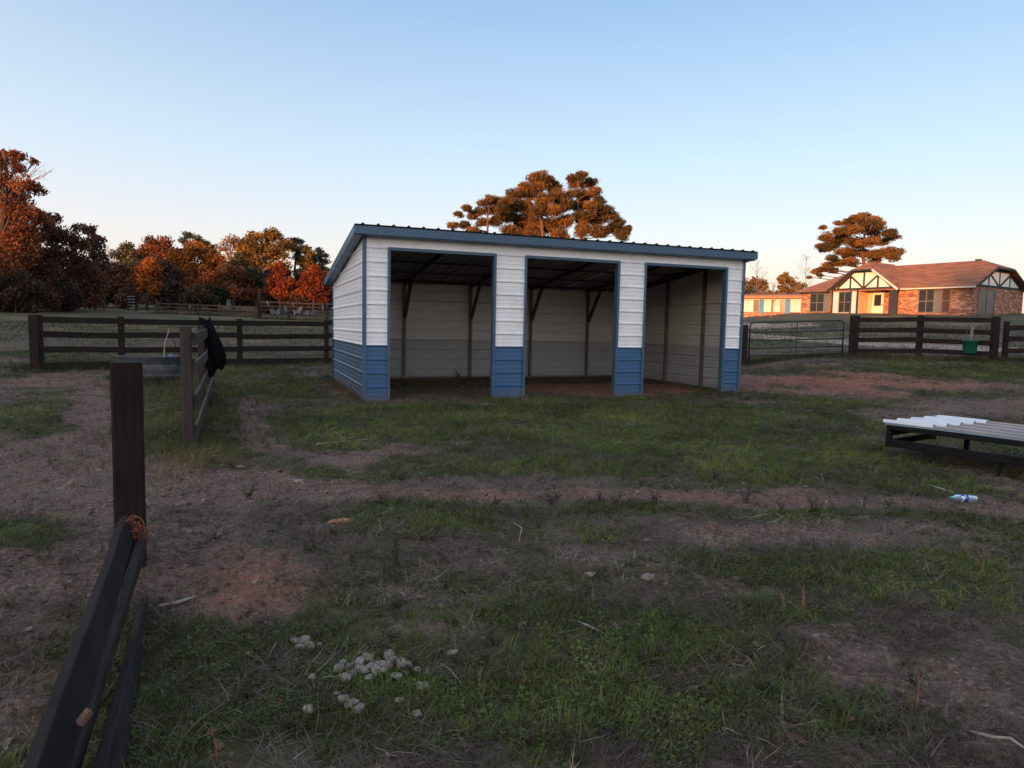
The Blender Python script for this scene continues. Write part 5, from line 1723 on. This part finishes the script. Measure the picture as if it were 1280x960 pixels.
# far grass texture between 10 and 40 m
x, y, d = sample(60000, d0=12, d1=48, half=.8)
dm, gm_, rm, dy_ = masks(x, y)
keep = (RNG.random(len(x)) < .75*np.clip(1.1-dm*1.4, 0, 1)) & clear(x, y, 0)
x, y, d, gmk = x[keep], y[keep], d[keep], gm_[keep]
isg = RNG.random(len(x)) < .35+gmk*.5
scatter('field_grass', 'rough grass of the field beyond the fences', np.stack([x, y, grid_z(x, y)-.01], -1), .35+.018*d*RNG.uniform(.5, 1.2, len(x)), np.where(isg, 2, 1), np.clip(np.where(isg, .12, .55)+RNG.normal(0, .15, len(x)), 0, 1), tc2, .2)

# dung lumps
m_dung, nt, b = new_mat('dried_dung', .95, 0, .1)
v = coords(nt, 'Object')
nz = noise(nt, v, 60, 5, .7)
rr_ = N(nt, 'ShaderNodeObjectInfo').outputs['Random']
nt.links.new(mix(nt, rr_, rampn(nt, nz, [(.3, (.11, .09, .075)), (.7, (.38, .34, .30))]), rampn(nt, nz, [(.3, (.08, .062, .048)), (.7, (.28, .235, .20))])), b.inputs['Base Color'])
bump(nt, b, nz, .8, .004)
import bmesh
def lump(seed):
    bm = bmesh.new()
    bmesh.ops.create_icosphere(bm, subdivisions=3, radius=.016)
    s_ = seed*3.7
    for v in bm.verts:
        n = v.co.normalized()
        f = 1+.16*math.sin(n.x*5+s_)*math.sin(n.y*4+s_*2)+.10*math.sin(n.z*9+n.x*7+s_)+random.Random(int((n.x+n.y*7+n.z*31)*1e4)+seed).uniform(-.05, .05)
        v.co *= f
        v.co.x *= 1.25
        v.co.z *= .85
    me = bpy.data.meshes.new('dung_lump'); bm.to_mesh(me); bm.free()
    for p_ in me.polygons: p_.use_smooth = True
    me.materials.append(m_dung)
    return me
LUMPS = [lump(k) for k in range(5)]
rd = random.Random(41)
def dung(pts, label, group):
    for (px, py, s) in pts:
        p = ground(px, py)
        o = link(bpy.data.objects.new('dung_lump', rd.choice(LUMPS)))
        o.location = (p[0], p[1], float(grid_z(p[0], p[1]))+.016*s)
        o.rotation_euler = (rd.uniform(-.4, .4), rd.uniform(-.4, .4), rd.uniform(0, 6.28))
        o.scale = (s*rd.uniform(.8, 1.25), s*rd.uniform(.8, 1.1), s*rd.uniform(.75, 1.0))
        tag(o, label, 'dung', group)
dung([(369, 812, .9), (380, 811, 1.1), (386, 818, 1.2), (377, 820, 1.0), (399, 812, .6)], 'dried dung lump in the small group left of and above the main heap', 'dung lumps of the small upper left group')
dung([(424, 847, 1.2), (429, 836, .9), (436, 842, .9), (449, 837, 1.3), (460, 831, 1.2), (447, 846, 1.0), (455, 848, 1.0), (463, 843, 1.1), (470, 848, 1.2), (486, 829, 1.3), (492, 832, 1.0), (476, 839, 1.2), (485, 840, 1.2), (502, 839, 1.4),
      (510, 837, .9), (521, 844, .9), (432, 859, 1.2), (461, 857, .9), (495, 853, 1.0), (441, 852, .8), (478, 846, 1.0), (467, 836, .9)], 'dried grey dung lump in the largest heap in the near grass', 'dung lumps of the largest heap')
dung([(430, 884, 1.1), (440, 890, 1.1), (449, 896, 1.1), (421, 876, .7)], 'dried dung lump in the row just below the largest heap', 'dung lumps below the heap')
for q_, l_ in (((530, 867, 1.1), 'dried dung lump alone in the grass, right and a little below the heap'), ((520, 900, .9), 'dried dung lump alone, lowest of those right of the heap'),
               ((499, 884, .8), 'small dung lump directly below the right end of the heap'), ((565, 822, 1.0), 'dried dung lump alone, farthest right, level with the top of the heap'),
               ((345, 800, .7), 'small dung lump alone on bare soil at the far left of all')):
    dung([q_], l_, 'dung lumps lying apart')
dung([(386, 898, 1.0)], 'dried dung lump alone in the grass left of the row below the heap', 'dung lumps lying apart')
dung([(390, 856, .8)], 'small dried dung lump alone just left of the heap', 'dung lumps lying apart')
# flat reddish stone, sticks, stalks
m_redst = mottled('reddish_stone', (.22, .10, .06), (.40, .20, .13), 20, .9, bumpk=.5)
p = ground(425, 655)
mb = MB(); vs = []
o = link(bpy.data.objects.new('stone', clod_mesh('stone', m_redst, 8, .05))); o.scale = (1.7, .9, .55)
o.location = (p[0], p[1], float(grid_z(p[0], p[1]))+.012); o.rotation_euler = (.05, -.08, -YAW+.25)
tag(o, 'flat reddish stone lying in the grass below the dirt track', 'stone')
m_palest = mottled('pale_sandy_stone', (.18, .14, .12), (.30, .245, .215), 20, .95, bumpk=.5)
for (px, py, s, lab) in ((808, 728, 1.2, 'small pinkish stone in the middle of the near pasture'), (738, 726, .9, 'small grey stone left of the pinkish one'), (300, 583, 1.5, 'small pale stone on the bare track at the left'), (372, 600, 1.2, 'small pale stone on the track, left of the grass')):
    p = ground(px, py)
    o = link(bpy.data.objects.new('stone', clod_mesh('stone', m_palest, px, .03)))
    o.location = (p[0], p[1], float(grid_z(p[0], p[1]))+.008); o.scale = (s*1.2, s, s*.8)
    tag(o, lab, 'stone')
m_stick = mottled('bleached_stick', (.20, .16, .14), (.40, .34, .30), 20, .9)
def stick(pts, r, label, name='stick', mat=None):
    P = []
    for (px, py, h) in pts:
        p = ground(px, py)
        P.append((p[0], p[1], float(grid_z(p[0], p[1]))+h))
    o = MB().tube(P, [r]*(len(P)-1)+[r*.4], 6).build(name, mat or m_stick, None, True)
    tag(o, label, 'stick')
stick([(200, 765, .012), (222, 765, .02), (246, 758, .015)], .009, 'short bleached stick on the bare soil right of the near post')
stick([(1212, 915, .01), (1240, 930, .03), (1262, 938, .05), (1285, 950, .04)], .005, 'long thin pale stick at the bottom right corner')
stick([(715, 778, .01), (735, 789, .02), (755, 797, .01)], .005, 'thin bent pale stick in the near middle pasture')
stick([(395, 555, .01), (460, 552, .02)], .012, 'thin stick on the grass in front of the shed corner')
stick([(1160, 607, .01), (1178, 613, .02), (1192, 615, .01)], .009, 'short tan stick lying beside the water bottle')
stick([(640, 655, .01), (652, 668, .03), (648, 690, .02)], .004, 'thin pale twig just below the dirt track')
m_stalk = mottled('rusty_dry_stalk', (.13, .06, .035), (.26, .13, .075), 20, .9)
def stalk(px, py, hpx, label, seed, lean=(0, 0)):
    rg = random.Random(seed)
    p = ground(px, py)
    d = float((Vector(p)-Vector(CAM)).dot(Vector(_F)))
    H = hpx/FPX*d
    base = Vector((p[0], p[1], float(grid_z(p[0], p[1]))-.01))
    mb = MB()
    tip = Vector((lean[0]*H, lean[1]*H, H))
    mb.tube([(0, 0, 0), tip*.5+Vector((.03*H, 0, 0)), tip], [H*.028, H*.02, H*.006], 5)
    for k in range(7):
        s = tip*rg.uniform(.1, .95)
        e = s+Vector((rg.uniform(-1, 1), rg.uniform(-1, 1), rg.uniform(.2, 1.2)))*H*.16
        mb.tube([s, e], [H*.012, H*.004], 4, False)
        mb.add([e, e+Vector((.04, .01, .03))*H, e+Vector((.02, .02, .07))*H], [(0, 1, 2)])
    for k in range(9):
        a = rg.uniform(0, 6.28); L = H*rg.uniform(.2, .5)
        mb.tube([(0, 0, .005), (math.cos(a)*L*.5, math.sin(a)*L*.5, L*.35), (math.cos(a)*L, math.sin(a)*L, L*.15)], [H*.012, H*.01, H*.004], 3, False)
    o = mb.build('dry_stalk', m_stalk)
    o.location = base
    tag(o, label, 'weed stalk')
stalk(1002, 768, 45, 'rusty dry stalk standing alone in the right middle of the pasture', 1, (.02, 0))
stalk(984, 768, 30, 'shorter leaning dry stalk left of the lone rusty one', 2, (-.35, .1))
stalk(1228, 712, 36, 'rusty tufted stalk at the right below the water bottle', 3)
stalk(272, 960, 58, 'pointed brown stalk at the bottom edge right of the fallen boards', 4, (-.12, 0))
stalk(650, 870, 28, 'low spreading rusty stalk in the near middle grass', 5, (.3, .2))
stalk(1145, 888, 50, 'thin dry stalk at the lower right of the pasture', 6, (.15, .1))
m_weedd = mottled('dark_weed_green', (.03, .032, .02), (.07, .065, .04), 30, .85)
for (px, py, s, lab) in ((690, 633, 1.2, 'dark weed clump on the dirt track left of centre of the pasture'), (770, 630, 1.0, 'small dark weed on the dirt track right of the clump'), (752, 628, .9, 'thin dark weed between two others on the dirt track'),
                         (818, 628, 1.0, 'dark forked weed at the lower rim of the dirt track'), (932, 624, 1.1, 'dark weed at the right end of the bare track'), (478, 632, 1.0, 'thin tall weed on the track below the shed corner'),
                         (310, 620, 1.1, 'broad dark weed where the track leaves the bare ground'), (1020, 640, 1.2, 'large dark weed clump at the right of the track'), (590, 470, 1.6, 'dark weed growing at the rear wall inside the left bay')):
    p = ground(px, py) if py != 470 else np.array([2.85, 4.3, 0])
    me = weed_mesh('weed', .16, 9, m_weedd, px, 9, .016)
    o = link(bpy.data.objects.new('weed', me))
    o.location = (p[0], p[1], float(grid_z(p[0], p[1]))-.005); o.scale = (s, s, s); o.rotation_euler = (0, 0, px)
    tag(o, lab, 'weed')

# short pieces of trodden hay on the shed floor and a few fallen leaves round it
m_leaf = inst_leaf_mat('fallen_leaves', [(.0, (.05, .028, .018)), (.5, (.11, .06, .035)), (1.0, (.18, .11, .065))], .8, .1)
def leaf_piece(seed):
    rg = random.Random(seed)
    n = 7
    vs = [(0, 0, .002)]+[((.018+.008*rg.random())*math.cos(6.283*k/n), (.013+.006*rg.random())*math.sin(6.283*k/n), rg.uniform(0, .009)) for k in range(n)]
    me = bpy.data.meshes.new('fallen_leaf')
    me.from_pydata(vs, [], [(0, 1+k, 1+(k+1) % n) for k in range(n)])
    me.materials.append(m_leaf)
    return me
x, y, d = sample(800, d0=1.6, d1=17)
lc = variants('fallen_leaf', [leaf_piece(k) for k in range(4)])
scatter('fallen_leaves', 'small brown fallen leaves scattered over the pasture', np.stack([x, y, grid_z(x, y)+.006], -1), RNG.uniform(.5, 1.2, len(x)), RNG.integers(0, 4, len(x)), np.clip(RNG.normal(.4, .25, len(x)), 0, 1), lc, .5)
